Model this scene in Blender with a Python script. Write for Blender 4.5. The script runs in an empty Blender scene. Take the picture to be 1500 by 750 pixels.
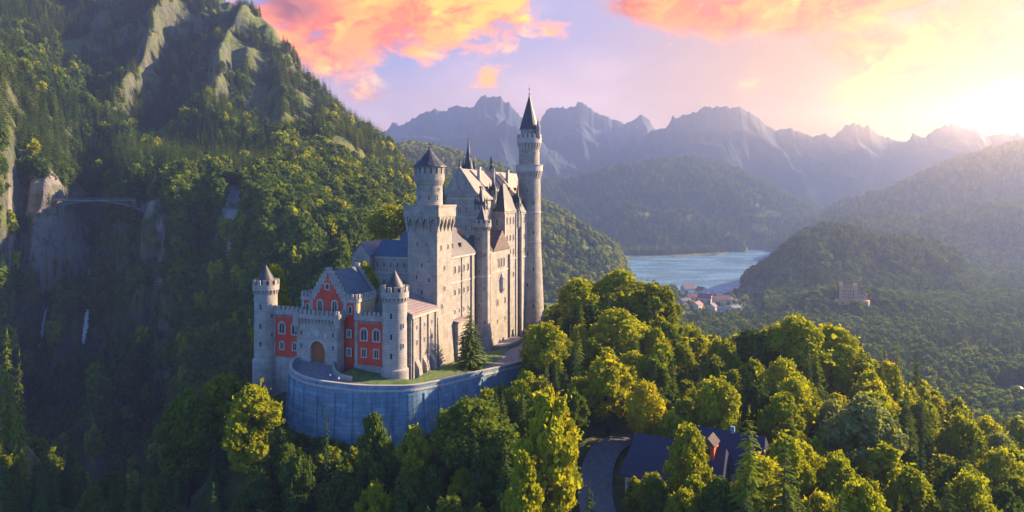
import bpy, bmesh, math, random
import numpy as np
from mathutils import Vector, Matrix

# ------------------------------------------------------------------ camera, sky, sun, exposure
scene = bpy.context.scene
col = scene.collection
R = math.radians
CAMZ = 50.0
cam_d = bpy.data.cameras.new('camera')
cam = bpy.data.objects.new('camera', cam_d); col.objects.link(cam)
cam.location = (0, 0, CAMZ); cam.rotation_euler = (R(90), 0, 0)
cam_d.sensor_width = 36; cam_d.lens = 24.0; cam_d.shift_y = -85/1500
cam_d.clip_start = 1; cam_d.clip_end = 60000
scene.camera = cam

SUN_AZ, SUN_EL = 67.0, 23.0          # azimuth clockwise from the viewing direction (+Y)
scene.view_settings.view_transform = 'Standard'
scene.view_settings.look = 'None'
scene.view_settings.gamma = 1
scene.view_settings.use_curve_mapping = False
scene.view_settings.exposure = 1.95

def make_world():
    w = bpy.data.worlds.new('World'); scene.world = w; w.use_nodes = True
    nt = w.node_tree; N = nt.nodes; L = nt.links
    for n in list(N): N.remove(n)
    def math_(op, a, b=None, c=None, clamp=False):
        n = N.new('ShaderNodeMath'); n.operation = op; n.use_clamp = clamp
        for i, v in enumerate((a, b, c)):
            if v is None: continue
            if isinstance(v, (int, float)): n.inputs[i].default_value = v
            else: L.new(v, n.inputs[i])
        return n.outputs[0]
    def smooth(v, lo, hi):
        n = N.new('ShaderNodeMapRange'); n.interpolation_type = 'SMOOTHSTEP'
        L.new(v, n.inputs[0]); n.inputs[1].default_value = lo; n.inputs[2].default_value = hi
        return n.outputs[0]
    def mix(f, a, b):
        n = N.new('ShaderNodeMix'); n.data_type = 'RGBA'
        if isinstance(f, (int, float)): n.inputs[0].default_value = f
        else: L.new(f, n.inputs[0])
        for i, v in ((6, a), (7, b)):
            if isinstance(v, tuple): n.inputs[i].default_value = (*v, 1)
            else: L.new(v, n.inputs[i])
        return n.outputs[2]
    sky = N.new('ShaderNodeTexSky'); sky.sky_type = 'NISHITA'; sky.sun_disc = False
    sky.sun_elevation = R(SUN_EL); sky.sun_rotation = R(SUN_AZ)
    sky.altitude = 900; sky.dust_density = 1.0; sky.ozone_density = 3.0
    bg1 = N.new('ShaderNodeBackground'); bg1.inputs[1].default_value = 0.075
    tint = N.new('ShaderNodeMix'); tint.data_type = 'RGBA'; tint.blend_type = 'MULTIPLY'; tint.inputs[0].default_value = 1
    L.new(sky.outputs[0], tint.inputs[6]); tint.inputs[7].default_value = (0.56, 0.82, 1.35, 1)
    L.new(tint.outputs[2], bg1.inputs[0])
    tc = N.new('ShaderNodeTexCoord'); sp = N.new('ShaderNodeSeparateXYZ'); L.new(tc.outputs['Generated'], sp.inputs[0])
    X, Y, Z = sp.outputs
    az = math_('ARCTAN2', X, Y)                     # radians, 0 = straight ahead
    el = math_('ARCSINE', Z)
    cb = N.new('ShaderNodeCombineXYZ'); L.new(az, cb.inputs[0]); L.new(math_('MULTIPLY', el, 1.7), cb.inputs[1])
    def noise(scale, detail, rough=0.55, dist=0.0, off=(0, 0, 0)):
        mp = N.new('ShaderNodeMapping'); mp.inputs[1].default_value = off; L.new(cb.outputs[0], mp.inputs[0])
        n = N.new('ShaderNodeTexNoise'); n.inputs['Scale'].default_value = scale; n.inputs['Detail'].default_value = detail
        n.inputs['Roughness'].default_value = rough; n.inputs['Distortion'].default_value = dist
        L.new(mp.outputs[0], n.inputs['Vector']); return n.outputs['Fac']
    n1 = noise(7, 8, 0.6, 0.6); n2 = noise(16, 8, 0.62, 0.4, (3, 1, 0)); n3 = noise(4.0, 6, 0.55, 0.3, (7, 2, 0)); n4 = noise(11, 9, 0.62, 0.8, (1, 5, 0))
    # clear evening sky: lilac blue overhead-left, peach to the right, pale at the horizon
    left = mix(smooth(el, 0.06, 0.26), (0.48, 0.30, 0.31), (0.08, 0.19, 0.46))
    mid_ = mix(smooth(el, 0.06, 0.26), (0.58, 0.34, 0.30), (0.27, 0.25, 0.40))
    rgt = mix(smooth(el, 0.08, 0.30), (0.38, 0.20, 0.07), (0.46, 0.25, 0.17))
    c = mix(smooth(az, -0.28, 0.06), left, mid_)
    c = mix(smooth(az, 0.05, 0.42), c, rgt)
    # thin veil
    c = mix(math_('MULTIPLY', smooth(n3, 0.45, 0.75), 0.45), c, (0.75, 0.52, 0.52))
    def blob(ca, ce, ra, re, k, lo, hi, nz):
        a = math_('DIVIDE', math_('SUBTRACT', az, ca), ra); e = math_('DIVIDE', math_('SUBTRACT', el, ce), re)
        d = math_('SQRT', math_('ADD', math_('MULTIPLY', a, a), math_('MULTIPLY', e, e)))
        v = math_('ADD', math_('SUBTRACT', 1.0, d), math_('MULTIPLY', math_('SUBTRACT', nz, 0.5), k))
        return smooth(v, lo, hi)
    def A(p): return math.atan((p - 750)/1000)
    def E(p, y): return math.atan((290 - y)/1000*math.cos(A(p)))
    nm = math_('ADD', math_('MULTIPLY', n1, 0.45), math_('MULTIPLY', n2, 0.55))
    # sun glow low in the right of the sky
    gl = blob(A(1480), E(1480, 175), 0.30, 0.16, 0.25, 0.0, 1.0, n1)
    c = mix(math_('MULTIPLY', gl, 0.95), c, (0.40, 0.19, 0.02))
    # the sun itself hides in the bright cloud just above the ridge
    da = math_('SUBTRACT', az, A(1478)); de = math_('SUBTRACT', el, E(1478, 178)); d2 = math_('ADD', math_('MULTIPLY', da, da), math_('MULTIPLY', de, de))
    core = math_('EXPONENT', math_('MULTIPLY', d2, -1/(2*0.012**2)))
    clouds = [
        # yellow glowing bank on the right
        (A(1400), E(1400, 70), 0.20, 0.105, 3.0, 0.10, 0.65, (0.66, 0.20, 0.0)),
        (A(1335), E(1335, 120), 0.14, 0.06, 3.0, 0.10, 0.7, (0.72, 0.29, 0.0)),
        (A(1105), E(1105, 125), 0.04, 0.03, 3.4, 0.25, 1.3, (0.8, 0.50, 0.14)),
        # orange bank along the top
        (A(1180), E(1180, 5), 0.27, 0.055, 2.2, 0.10, 0.6, (1.15, 0.24, 0.0)),
        (A(960), E(960, 2), 0.10, 0.035, 1.8, 0.15, 0.6, (0.9, 0.17, 0.0)),
        (A(1290), E(1290, -25), 0.22, 0.05, 2.0, 0.1, 0.5, (1.1, 0.24, 0.0)),
        (A(470), E(470, 80), 0.11, 0.05, 2.6, 0.05, 0.7, (1.1, 0.30, 0.02)),
        (A(610), E(610, 10), 0.22, 0.085, 3.2, 0.05, 0.6, (1.5, 0.36, 0.0)),
        (A(480), E(480, 25), 0.17, 0.07, 2.6, 0.05, 0.6, (1.3, 0.27, 0.0)),
        (A(425), E(425, 10), 0.075, 0.040, 2.2, 0.1, 0.8, (0.45, 0.10, 0.05)),
        (A(700), E(700, -15), 0.11, 0.07, 3.0, 0.05, 0.6, (1.3, 0.46, 0.0)),
        (A(715), E(715, 116), 0.030, 0.032, 4.6, 0.35, 1.2, (1.1, 0.38, 0.04)),
        (A(535), E(535, 135), 0.045, 0.03, 2.4, 0.0, 0.9, (1.0, 0.44, 0.16)),
    ]
    for ca, ce, ra, re, k, lo, hi, cc in clouds:
        m = blob(ca, ce, ra, re, k, lo, hi, nm)
        shade = mix(smooth(n2, 0.38, 0.60), (cc[0]*.50, cc[1]*.36, cc[2]*.6), cc); shade = mix(smooth(n4, 0.48, 0.66), shade, (cc[0]*1.15, min(cc[1]*1.6+.05, cc[0]*.75), cc[2]*1.2))
        c = mix(m, c, shade)
    ad = N.new('ShaderNodeMix'); ad.data_type = 'RGBA'; ad.blend_type = 'ADD'; ad.inputs[0].default_value = 1.0
    vm = N.new('ShaderNodeVectorMath'); vm.operation = 'SCALE'; vm.inputs[0].default_value = (5200, 2000, 360); L.new(core, vm.inputs['Scale'])
    L.new(c, ad.inputs[6]); L.new(vm.outputs[0], ad.inputs[7]); c = ad.outputs[2]
    bg2 = N.new('ShaderNodeBackground'); bg2.inputs[1].default_value = 0.50
    L.new(c, bg2.inputs[0])
    front = math_('MULTIPLY', smooth(math_('ABSOLUTE', az), 1.25, 0.85), smooth(el, 0.62, 0.34))
    front = math_('MULTIPLY', front, smooth(el, -0.06, 0.0))
    ms = N.new('ShaderNodeMixShader'); L.new(front, ms.inputs[0]); L.new(bg1.outputs[0], ms.inputs[1]); L.new(bg2.outputs[0], ms.inputs[2])
    out = N.new('ShaderNodeOutputWorld'); L.new(ms.outputs[0], out.inputs[0])
make_world()

sun_d = bpy.data.lights.new('sun', 'SUN'); sun = bpy.data.objects.new('sun', sun_d); col.objects.link(sun)
sun_d.energy = 5.0; sun_d.angle = R(0.6); sun_d.color = (1.0, 0.74, 0.46)
_sd = Vector((math.sin(R(SUN_AZ))*math.cos(R(SUN_EL)), math.cos(R(SUN_AZ))*math.cos(R(SUN_EL)), math.sin(R(SUN_EL))))
sun.rotation_euler = _sd.to_track_quat('Z', 'Y').to_euler()
sun.location = (300, 150, 300)
scene.cycles.max_bounces = 5; scene.cycles.diffuse_bounces = 3; scene.cycles.glossy_bounces = 2
scene.cycles.transmission_bounces = 3; scene.cycles.volume_bounces = 0; scene.cycles.transparent_max_bounces = 6

# ------------------------------------------------------------------ helpers
def tag(o, label=None, cat=None, group=None, kind=None):
    if label: o['label'] = label
    if cat: o['category'] = cat
    if group: o['group'] = group
    if kind: o['kind'] = kind
    return o
def empty(name, loc=(0, 0, 0), rz=0.0):
    o = bpy.data.objects.new(name, None); col.objects.link(o)
    o.location = loc; o.rotation_euler = (0, 0, rz); o.empty_display_size = 1; return o
def link(name, me, parent=None, loc=None, rz=None):
    o = bpy.data.objects.new(name, me); col.objects.link(o)
    if parent: o.parent = parent
    if loc is not None: o.location = loc
    if rz is not None: o.rotation_euler = (0, 0, rz)
    return o
def copy_tree(o, parent=None):
    c = o.copy(); col.objects.link(c)
    if parent: c.parent = parent
    for ch in list(o.children): copy_tree(ch, c)
    return c
def px(p, y, Y):                                    # a point at depth Y seen at photo pixel (p, y)
    return ((p - 750)/1000*Y, Y, CAMZ - (y - 290)/1000*Y)

class MB:
    """collects simple solids into one mesh"""
    def __init__(s): s.v = []; s.f = []; s.m = []; s.sm = []
    def add(s, verts, faces, mi=0, smooth=False):
        b = len(s.v); s.v += [tuple(v) for v in verts]
        for f in faces: s.f.append(tuple(b + i for i in f)); s.m.append(mi); s.sm.append(smooth)
    def box(s, x0, x1, y0, y1, z0, z1, mi=0):
        v = [(x0,y0,z0),(x1,y0,z0),(x1,y1,z0),(x0,y1,z0),(x0,y0,z1),(x1,y0,z1),(x1,y1,z1),(x0,y1,z1)]
        s.add(v, [(3,2,1,0),(4,5,6,7),(0,1,5,4),(1,2,6,5),(2,3,7,6),(3,0,4,7)], mi)
    def hexa(s, bot, top, mi=0):
        s.add(list(bot) + list(top), [(3,2,1,0),(4,5,6,7),(0,1,5,4),(1,2,6,5),(2,3,7,6),(3,0,4,7)], mi)
    def prism(s, poly, z0, z1, mi=0):
        n = len(poly)
        s.add([(x, y, z0) for x, y in poly] + [(x, y, z1) for x, y in poly],
              [tuple(range(n))[::-1], tuple(range(n, 2*n))] + [(i, (i+1) % n, n+(i+1) % n, n+i) for i in range(n)], mi)
    def slab_y(s, poly, y0, y1, mi=0):               # polygon in (x, z) extruded along y (counter-clockwise seen from -y)
        n = len(poly)
        s.add([(x, y0, z) for x, z in poly] + [(x, y1, z) for x, z in poly],
              [tuple(range(n)), tuple(range(n, 2*n))[::-1]] + [((i+1) % n, i, n+i, n+(i+1) % n) for i in range(n)], mi)
    def slab_x(s, poly, x0, x1, mi=0):               # polygon in (y, z) extruded along x
        n = len(poly)
        s.add([(x1, y, z) for y, z in poly] + [(x0, y, z) for y, z in poly],
              [tuple(range(n)), tuple(range(n, 2*n))[::-1]] + [((i+1) % n, i, n+i, n+(i+1) % n) for i in range(n)], mi)
    def lathe(s, cx, cy, prof, n=24, mi=0, smooth=True, cap=True, a0=0.0):
        for (r0, z0), (r1, z1) in zip(prof[:-1], prof[1:]):
            ring = []
            for r, z in ((r0, z0), (r1, z1)):
                for i in range(n):
                    a = a0 + 2*math.pi*i/n; ring.append((cx + r*math.cos(a), cy + r*math.sin(a), z))
            s.add(ring, [(i, (i+1) % n, n+(i+1) % n, n+i) for i in range(n)], mi, smooth and n > 8)
        if cap:
            for r, z, up in ((prof[0][0], prof[0][1], False), (prof[-1][0], prof[-1][1], True)):
                if r < 0.02: continue
                pts = [(cx + r*math.cos(a0 + 2*math.pi*i/n), cy + r*math.sin(a0 + 2*math.pi*i/n), z) for i in range(n)]
                s.add(pts, [tuple(range(n)) if up else tuple(range(n))[::-1]], mi)
    def tube(s, pts, rad, n=6, mi=0):
        rings = []
        for k, p in enumerate(pts):
            p = Vector(p); a = Vector(pts[max(k-1, 0)]); b = Vector(pts[min(k+1, len(pts)-1)])
            t = (b - a).normalized(); u = t.cross(Vector((0, 0, 1)) if abs(t.z) < .9 else Vector((1, 0, 0))).normalized(); w = t.cross(u)
            r = rad[k] if isinstance(rad, (list, tuple)) else rad
            rings.append([p + (u*math.cos(2*math.pi*i/n) + w*math.sin(2*math.pi*i/n))*r for i in range(n)])
        v = [q for rg in rings for q in rg]; f = []
        for k in range(len(pts) - 1):
            for i in range(n): f.append((k*n+i, k*n+(i+1) % n, (k+1)*n+(i+1) % n, (k+1)*n+i))
        f.append(tuple(range(n))[::-1]); f.append(tuple(range((len(pts)-1)*n, len(pts)*n)))
        s.add(v, f, mi, n > 5)
    def mesh(s, name, mats):
        me = bpy.data.meshes.new(name); me.from_pydata(s.v, [], s.f)
        for m in (mats if isinstance(mats, (list, tuple)) else [mats]): me.materials.append(m)
        me.polygons.foreach_set('material_index', s.m); me.polygons.foreach_set('use_smooth', s.sm); me.update(); return me
    def build(s, name, mats, parent=None, loc=None, rz=None):
        return link(name, s.mesh(name, mats), parent, loc, rz)

# ------------------------------------------------------------------ materials
def new_mat(name):
    m = bpy.data.materials.new(name); m.use_nodes = True; nt = m.node_tree
    for n in list(nt.nodes): nt.nodes.remove(n)
    out = nt.nodes.new('ShaderNodeOutputMaterial'); return m, nt, out
def ramp(nt, fac, stops):
    r = nt.nodes.new('ShaderNodeValToRGB'); nt.links.new(fac, r.inputs[0]); e = r.color_ramp.elements
    while len(e) < len(stops): e.new(0.5)
    for k, (p, c) in enumerate(stops): e[k].position = p; e[k].color = (*c, 1) if len(c) == 3 else c
    return r.outputs[0]
def noise_n(nt, vec, scale, detail=4, rough=0.55, dist=0.0, sc3=None):
    n = nt.nodes.new('ShaderNodeTexNoise'); n.inputs['Scale'].default_value = scale; n.inputs['Detail'].default_value = detail
    n.inputs['Roughness'].default_value = rough; n.inputs['Distortion'].default_value = dist
    if sc3:
        mp = nt.nodes.new('ShaderNodeMapping'); mp.inputs[3].default_value = sc3; nt.links.new(vec, mp.inputs[0]); vec = mp.outputs[0]
    nt.links.new(vec, n.inputs['Vector']); return n.outputs['Fac']
def mixc(nt, f, a, b, blend='MIX'):
    n = nt.nodes.new('ShaderNodeMix'); n.data_type = 'RGBA'; n.blend_type = blend
    if isinstance(f, (int, float)): n.inputs[0].default_value = f
    else: nt.links.new(f, n.inputs[0])
    for i, v in ((6, a), (7, b)):
        if isinstance(v, tuple): n.inputs[i].default_value = (*v, 1)
        else: nt.links.new(v, n.inputs[i])
    return n.outputs[2]
def mth(nt, op, a, b=None, clamp=False):
    n = nt.nodes.new('ShaderNodeMath'); n.operation = op; n.use_clamp = clamp
    for i, v in enumerate((a, b)):
        if v is None: continue
        if isinstance(v, (int, float)): n.inputs[i].default_value = v
        else: nt.links.new(v, n.inputs[i])
    return n.outputs[0]
def sstep(nt, v, lo, hi):
    n = nt.nodes.new('ShaderNodeMapRange'); n.interpolation_type = 'SMOOTHSTEP'
    nt.links.new(v, n.inputs[0]); n.inputs[1].default_value = lo; n.inputs[2].default_value = hi; return n.outputs[0]
def stone(name, a, b, blocks=0.0, streak=0.35, rough=0.9, stain=(0.12, 0.11, 0.10), bsize=(1.6, 0.7), mortar=(0.3,0.28,0.26), second=(.66, .66, .68)):
    m, nt, out = new_mat(name); tc = nt.nodes.new('ShaderNodeTexCoord'); v = tc.outputs['Object']
    c = mixc(nt, sstep(nt, noise_n(nt, v, 0.35, 6, 0.65), 0.35, 0.65), a, b)
    if blocks > 0:
        sp = nt.nodes.new('ShaderNodeSeparateXYZ'); nt.links.new(v, sp.inputs[0])
        cb = nt.nodes.new('ShaderNodeCombineXYZ'); nt.links.new(mth(nt, 'ADD', sp.outputs[0], sp.outputs[1]), cb.inputs[0]); nt.links.new(sp.outputs[2], cb.inputs[1])
        bt = nt.nodes.new('ShaderNodeTexBrick'); nt.links.new(cb.outputs[0], bt.inputs['Vector'])
        bt.inputs['Scale'].default_value = 1.0; bt.inputs['Brick Width'].default_value = bsize[0]; bt.inputs['Row Height'].default_value = bsize[1]
        bt.inputs['Mortar Size'].default_value = 0.05; bt.inputs['Color1'].default_value = (1, 1, 1, 1); bt.inputs['Color2'].default_value = (*second, 1)
        bt.inputs['Mortar'].default_value = (*mortar, 1)
        c = mixc(nt, blocks, c, bt.outputs['Color'], 'MULTIPLY')
    st = sstep(nt, noise_n(nt, v, 1.0, 5, 0.6, sc3=(0.9, 0.9, 0.08)), 0.52, 0.78)
    c = mixc(nt, mth(nt, 'MULTIPLY', st, streak), c, stain)
    bs = nt.nodes.new('ShaderNodeBsdfPrincipled'); nt.links.new(c, bs.inputs['Base Color']); bs.inputs['Roughness'].default_value = rough
    bp = nt.nodes.new('ShaderNodeBump'); bp.inputs['Strength'].default_value = 0.35; bp.inputs['Distance'].default_value = 0.25
    nt.links.new(noise_n(nt, v, 1.6, 6, 0.7), bp.inputs['Height']); nt.links.new(bp.outputs[0], bs.inputs['Normal'])
    nt.links.new(bs.outputs[0], out.inputs[0]); return m
def plain(name, c, rough=0.7, metal=0.0, var=0.25):
    m, nt, out = new_mat(name); tc = nt.nodes.new('ShaderNodeTexCoord')
    cc = mixc(nt, sstep(nt, noise_n(nt, tc.outputs['Object'], 0.9, 5, 0.65), 0.3, 0.7), tuple(x*(1-var) for x in c), tuple(min(1, x*(1+var*.6)) for x in c))
    bs = nt.nodes.new('ShaderNodeBsdfPrincipled'); nt.links.new(cc, bs.inputs['Base Color'])
    bs.inputs['Roughness'].default_value = rough; bs.inputs['Metallic'].default_value = metal
    nt.links.new(bs.outputs[0], out.inputs[0]); return m
def roofm(name, a, b, rough=0.55):
    m, nt, out = new_mat(name); tc = nt.nodes.new('ShaderNodeTexCoord'); v = tc.outputs['Object']
    c = mixc(nt, sstep(nt, noise_n(nt, v, 0.6, 5, 0.7), 0.35, 0.65), a, b)
    wv = nt.nodes.new('ShaderNodeTexWave'); wv.bands_direction = 'Z'; wv.inputs['Scale'].default_value = 0.7; wv.inputs['Distortion'].default_value = 1.5
    nt.links.new(v, wv.inputs['Vector']); c = mixc(nt, 0.35, c, wv.outputs['Color'], 'MULTIPLY')
    bs = nt.nodes.new('ShaderNodeBsdfPrincipled'); nt.links.new(c, bs.inputs['Base Color']); bs.inputs['Roughness'].default_value = rough
    nt.links.new(bs.outputs[0], out.inputs[0]); return m
M = {}
M['lime'] = stone('limestone', (0.25, 0.22, 0.175), (0.345, 0.305, 0.24), 0.55, 0.62)
M['lime_gate'] = stone('grey_sandstone', (0.28, 0.25, 0.205), (0.37, 0.33, 0.275), 0.45, 0.40)
M['trim'] = stone('stone_trim', (0.34, 0.30, 0.25), (0.40, 0.35, 0.29), 0.0, 0.2)
M['ochre'] = stone('ochre_sandstone', (0.52, 0.36, 0.17), (0.60, 0.42, 0.20), 0.3, 0.15)
M['red'] = stone('red_brick', (0.52, 0.042, 0.018), (0.62, 0.07, 0.025), 0.25, 0.2, stain=(0.16, 0.03, 0.03), bsize=(0.9, 0.4), mortar=(0.45, 0.4, 0.4))
M['wall'] = stone('retaining_masonry_shade_blue', (0.11, 0.21, 0.28), (0.19, 0.29, 0.35), 0.55, 0.85, stain=(0.05, 0.085, 0.075), bsize=(2.6, 1.1), mortar=(0.2,0.2,0.2), second=(.5,.54,.56))  # part of the shade's blue is put into the stone's base colour
M['slate'] = roofm('dark_slate', (0.030, 0.028, 0.034), (0.055, 0.050, 0.055))
M['slate_blue'] = roofm('blue_slate', (0.035, 0.07, 0.10), (0.05, 0.10, 0.13))
M['roof_pale'] = roofm('pale_roof', (0.20, 0.17, 0.13), (0.27, 0.225, 0.17))
M['roof_rose'] = roofm('rose_grey_roof', (0.25, 0.19, 0.165), (0.30, 0.235, 0.21))
M['roof_navy'] = roofm('navy_roof', (0.007, 0.013, 0.034), (0.010, 0.018, 0.048))
M['roof_red'] = roofm('red_tile', (0.22, 0.055, 0.05), (0.30, 0.09, 0.07))
M['roof_brown'] = roofm('brown_tile', (0.13, 0.07, 0.06), (0.20, 0.10, 0.09))
M['bronze'] = plain('weathered_bronze', (0.04, 0.05, 0.045), 0.5, 0.4)
M['glass'] = plain('dark_window_glass', (0.025, 0.026, 0.032), 0.15)
M['door'] = plain('oiled_oak_door', (0.30, 0.085, 0.02), 0.6)
M['steel'] = plain('grey_painted_steel', (0.13, 0.16, 0.19), 0.6, 0.1)
M['white'] = plain('white_render', (0.55, 0.53, 0.50), 0.85, 0, 0.12)
M['cream'] = plain('cream_render', (0.62, 0.54, 0.40), 0.85, 0, 0.12)
M['orange'] = plain('orange_red_paint', (0.55, 0.10, 0.025), 0.7)
M['castle_yellow'] = stone('yellow_render', (0.50, 0.27, 0.11), (0.56, 0.32, 0.14), 0.0, 0.2, stain=(0.3, 0.18, 0.09))
M['bark'] = plain('bark', (0.075, 0.055, 0.04), 0.95)
M['asphalt'] = plain('worn_asphalt', (0.17, 0.15, 0.15), 0.9)
M['road_stone'] = plain('pale_gravel_road', (0.13, 0.125, 0.125), 0.95)
M['lawn'] = plain('lawn_grass', (0.075, 0.12, 0.018), 0.95, 0, 0.4)
M['skin'] = plain('skin', (0.50, 0.30, 0.22), 0.6)
M['hair'] = plain('dark_hair', (0.03, 0.02, 0.015), 0.7)
M['shirt_white'] = plain('white_cotton', (0.75, 0.75, 0.75), 0.9)
M['cloth_dark'] = plain('dark_cloth', (0.03, 0.03, 0.05), 0.9)
M['cloth_red'] = plain('rust_cloth', (0.35, 0.10, 0.06), 0.9)

def foliage(name, dark, mid, light, trans=0.38, vscale=0.25):
    m, nt, out = new_mat(name); oi = nt.nodes.new('ShaderNodeObjectInfo'); ge = nt.nodes.new('ShaderNodeNewGeometry')
    n = noise_n(nt, ge.outputs['Position'], vscale, 3, 0.6)
    f = mth(nt, 'ADD', mth(nt, 'MULTIPLY', oi.outputs['Random'], 0.50), mth(nt, 'MULTIPLY', n, 0.32)); f = mth(nt, 'ADD', f, mth(nt, 'MULTIPLY', sstep(nt, noise_n(nt, ge.outputs['Position'], 0.009, 4, 0.6), 0.3, 0.7), 0.26))
    c = ramp(nt, f, [(0.18, dark), (0.52, mid), (0.86, light)])
    df = nt.nodes.new('ShaderNodeBsdfDiffuse'); tr = nt.nodes.new('ShaderNodeBsdfTranslucent')
    nt.links.new(c, df.inputs[0]); nt.links.new(mixc(nt, 1.0, c, (1.25, 1.15, 0.45), 'MULTIPLY'), tr.inputs[0])
    ms = nt.nodes.new('ShaderNodeMixShader'); ms.inputs[0].default_value = trans
    nt.links.new(df.outputs[0], ms.inputs[1]); nt.links.new(tr.outputs[0], ms.inputs[2]); nt.links.new(ms.outputs[0], out.inputs[0]); return m
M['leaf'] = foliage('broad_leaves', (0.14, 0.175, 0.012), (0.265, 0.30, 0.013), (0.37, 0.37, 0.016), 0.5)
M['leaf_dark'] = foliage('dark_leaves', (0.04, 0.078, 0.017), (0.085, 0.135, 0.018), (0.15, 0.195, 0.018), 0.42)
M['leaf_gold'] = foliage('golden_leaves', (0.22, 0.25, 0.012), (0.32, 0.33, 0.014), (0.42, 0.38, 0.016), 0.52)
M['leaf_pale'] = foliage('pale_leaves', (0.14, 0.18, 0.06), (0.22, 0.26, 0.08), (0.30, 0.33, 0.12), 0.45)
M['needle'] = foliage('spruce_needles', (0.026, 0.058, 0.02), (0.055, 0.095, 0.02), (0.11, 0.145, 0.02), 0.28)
M['needle_light'] = foliage('larch_and_sunlit_needles', (0.09, 0.14, 0.015), (0.15, 0.20, 0.016), (0.22, 0.26, 0.018), 0.42)  # larch green; also on sunlit spruces, their sunlight put into the colour
# ------------------------------------------------------------------ terrain
rng = np.random.default_rng(7)
def _hash(ix, iy, seed):
    h = (ix.astype(np.int64)*374761393 + iy.astype(np.int64)*668265263 + seed*974711) & 0x7fffffff
    h = ((h ^ (h >> 13))*1274126177) & 0x7fffffff
    return ((h ^ (h >> 16)) & 0xffff)/65535.0
def vnoise(x, y, seed=0):
    ix = np.floor(x); iy = np.floor(y); fx = x - ix; fy = y - iy
    fx = fx*fx*fx*(fx*(fx*6-15)+10); fy = fy*fy*fy*(fy*(fy*6-15)+10)
    a = _hash(ix, iy, seed); b = _hash(ix+1, iy, seed); c = _hash(ix, iy+1, seed); d = _hash(ix+1, iy+1, seed)
    return (a*(1-fx)+b*fx)*(1-fy) + (c*(1-fx)+d*fx)*fy
def fbm(x, y, oct=4, seed=0, gain=0.5):
    s = 0; a = 1; t = 0
    for k in range(oct):
        s = s + a*vnoise(x*2**k + 17.3*k, y*2**k - 9.1*k, seed + k); t += a; a *= gain
    return s/t
def ridged(x, y, oct=4, seed=0):
    s = 0; a = 1; t = 0
    for k in range(oct):
        s = s + a*(1 - np.abs(2*vnoise(x*2**k + 5.7*k, y*2**k + 3.3*k, seed + k) - 1)); t += a; a *= 0.5
    return s/t
def sst(x, a, b):
    t = np.clip((x - a)/(b - a), 0, 1); return t*t*(3 - 2*t)

# castle frame: x = out of the right-hand walls, y = along the castle away from the gate
CO = (-27.5, 178.0); CR = -math.atan2(0.354, 0.935)
def c2w(w, s): return (CO[0] + .354*s + .935*w, CO[1] + .935*s - .354*w)
def w2c(X, Y):
    dx, dy = X - CO[0], Y - CO[1]; return (.935*dx - .354*dy, .354*dx + .935*dy)

near_pts = np.array([  # photo column, depth, height
 (430,165,-13),(500,156,-16),(600,158,-16),(700,172,-11),(775,196,-6),(850,235,-2),(900,260,-4),(810,215,-4),
 (500,130,-30),(300,140,-38),(100,150,-48),(0,150,-52),(-300,150,-48),(-700,200,-40),
 (500,100,-34),(200,100,-40),(0,100,-44),(750,100,-25),(750,130,-20),(750,160,-13),(650,130,-25),
 (860,165,-10.5),(870,140,-13),(900,145,-13),(1000,145,-13),(1080,140,-13),(950,120,-15),(1090,110,-12),(1200,110,-14),(1300,110,-18),(1500,110,-25),(1900,110,-30),
 (1000,190,-10),(1000,240,-9),(1150,200,-10),(1300,220,-19),(1400,200,-30),(1500,190,-37),(1800,190,-52),
 (1000,300,-30),(1150,300,-42),(1300,300,-62),(1500,300,-80),(1000,450,-90),(1300,450,-122),(1500,450,-132),(1000,700,-150),(1300,700,-150),(1600,700,-150),
 (750,40,-27),(0,40,-40),(1500,40,-22),(750,60,-25),(300,60,-38),(1200,70,-16),
 (400,200,-6),(500,200,-3),(600,220,-3),(650,260,-3),(750,300,-6),(800,260,-2),(760,235,-2),(560,235,3),(500,235,-4),
 (700,350,-35),(600,350,-45),(800,350,-38),(900,340,-30),(800,450,-70),(900,500,-95),(750,600,-110),
 (370,205,-18),(330,205,-40),(250,230,-74),(150,260,-92),(0,280,-97),(-200,280,-92),(300,320,-97),(200,380,-102),(400,320,-82),(450,300,-60),(500,320,-60),(550,380,-60),(600,450,-55),
 (0,200,-15),(-100,195,-6),(-300,220,-10),(60,190,-42),(30,170,-34),(-600,300,-60),
], float)
NX = (near_pts[:,0]-750)/1000*near_pts[:,1]; NY = near_pts[:,1]; NZ = near_pts[:,2]
def _tps(r2): return np.where(r2 > 0, 0.5*r2*np.log(np.maximum(r2, 1e-9)), 0)
_n = len(NX); _S = 100.0
_A = np.zeros((_n+3, _n+3)); _A[:_n,:_n] = _tps(((NX[:,None]-NX)**2 + (NY[:,None]-NY)**2)/_S**2) + np.eye(_n)*0.004
_P = np.stack([np.ones(_n), NX/_S, NY/_S], 1); _A[:_n,_n:] = _P; _A[_n:,:_n] = _P.T
_W = np.linalg.solve(_A, np.r_[NZ, 0, 0, 0])
def near_h(X, Y):
    out = _W[_n] + _W[_n+1]*X/_S + _W[_n+2]*Y/_S
    for k in range(_n): out = out + _W[k]*_tps(((X-NX[k])**2 + (Y-NY[k])**2)/_S**2)
    return out

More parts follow.
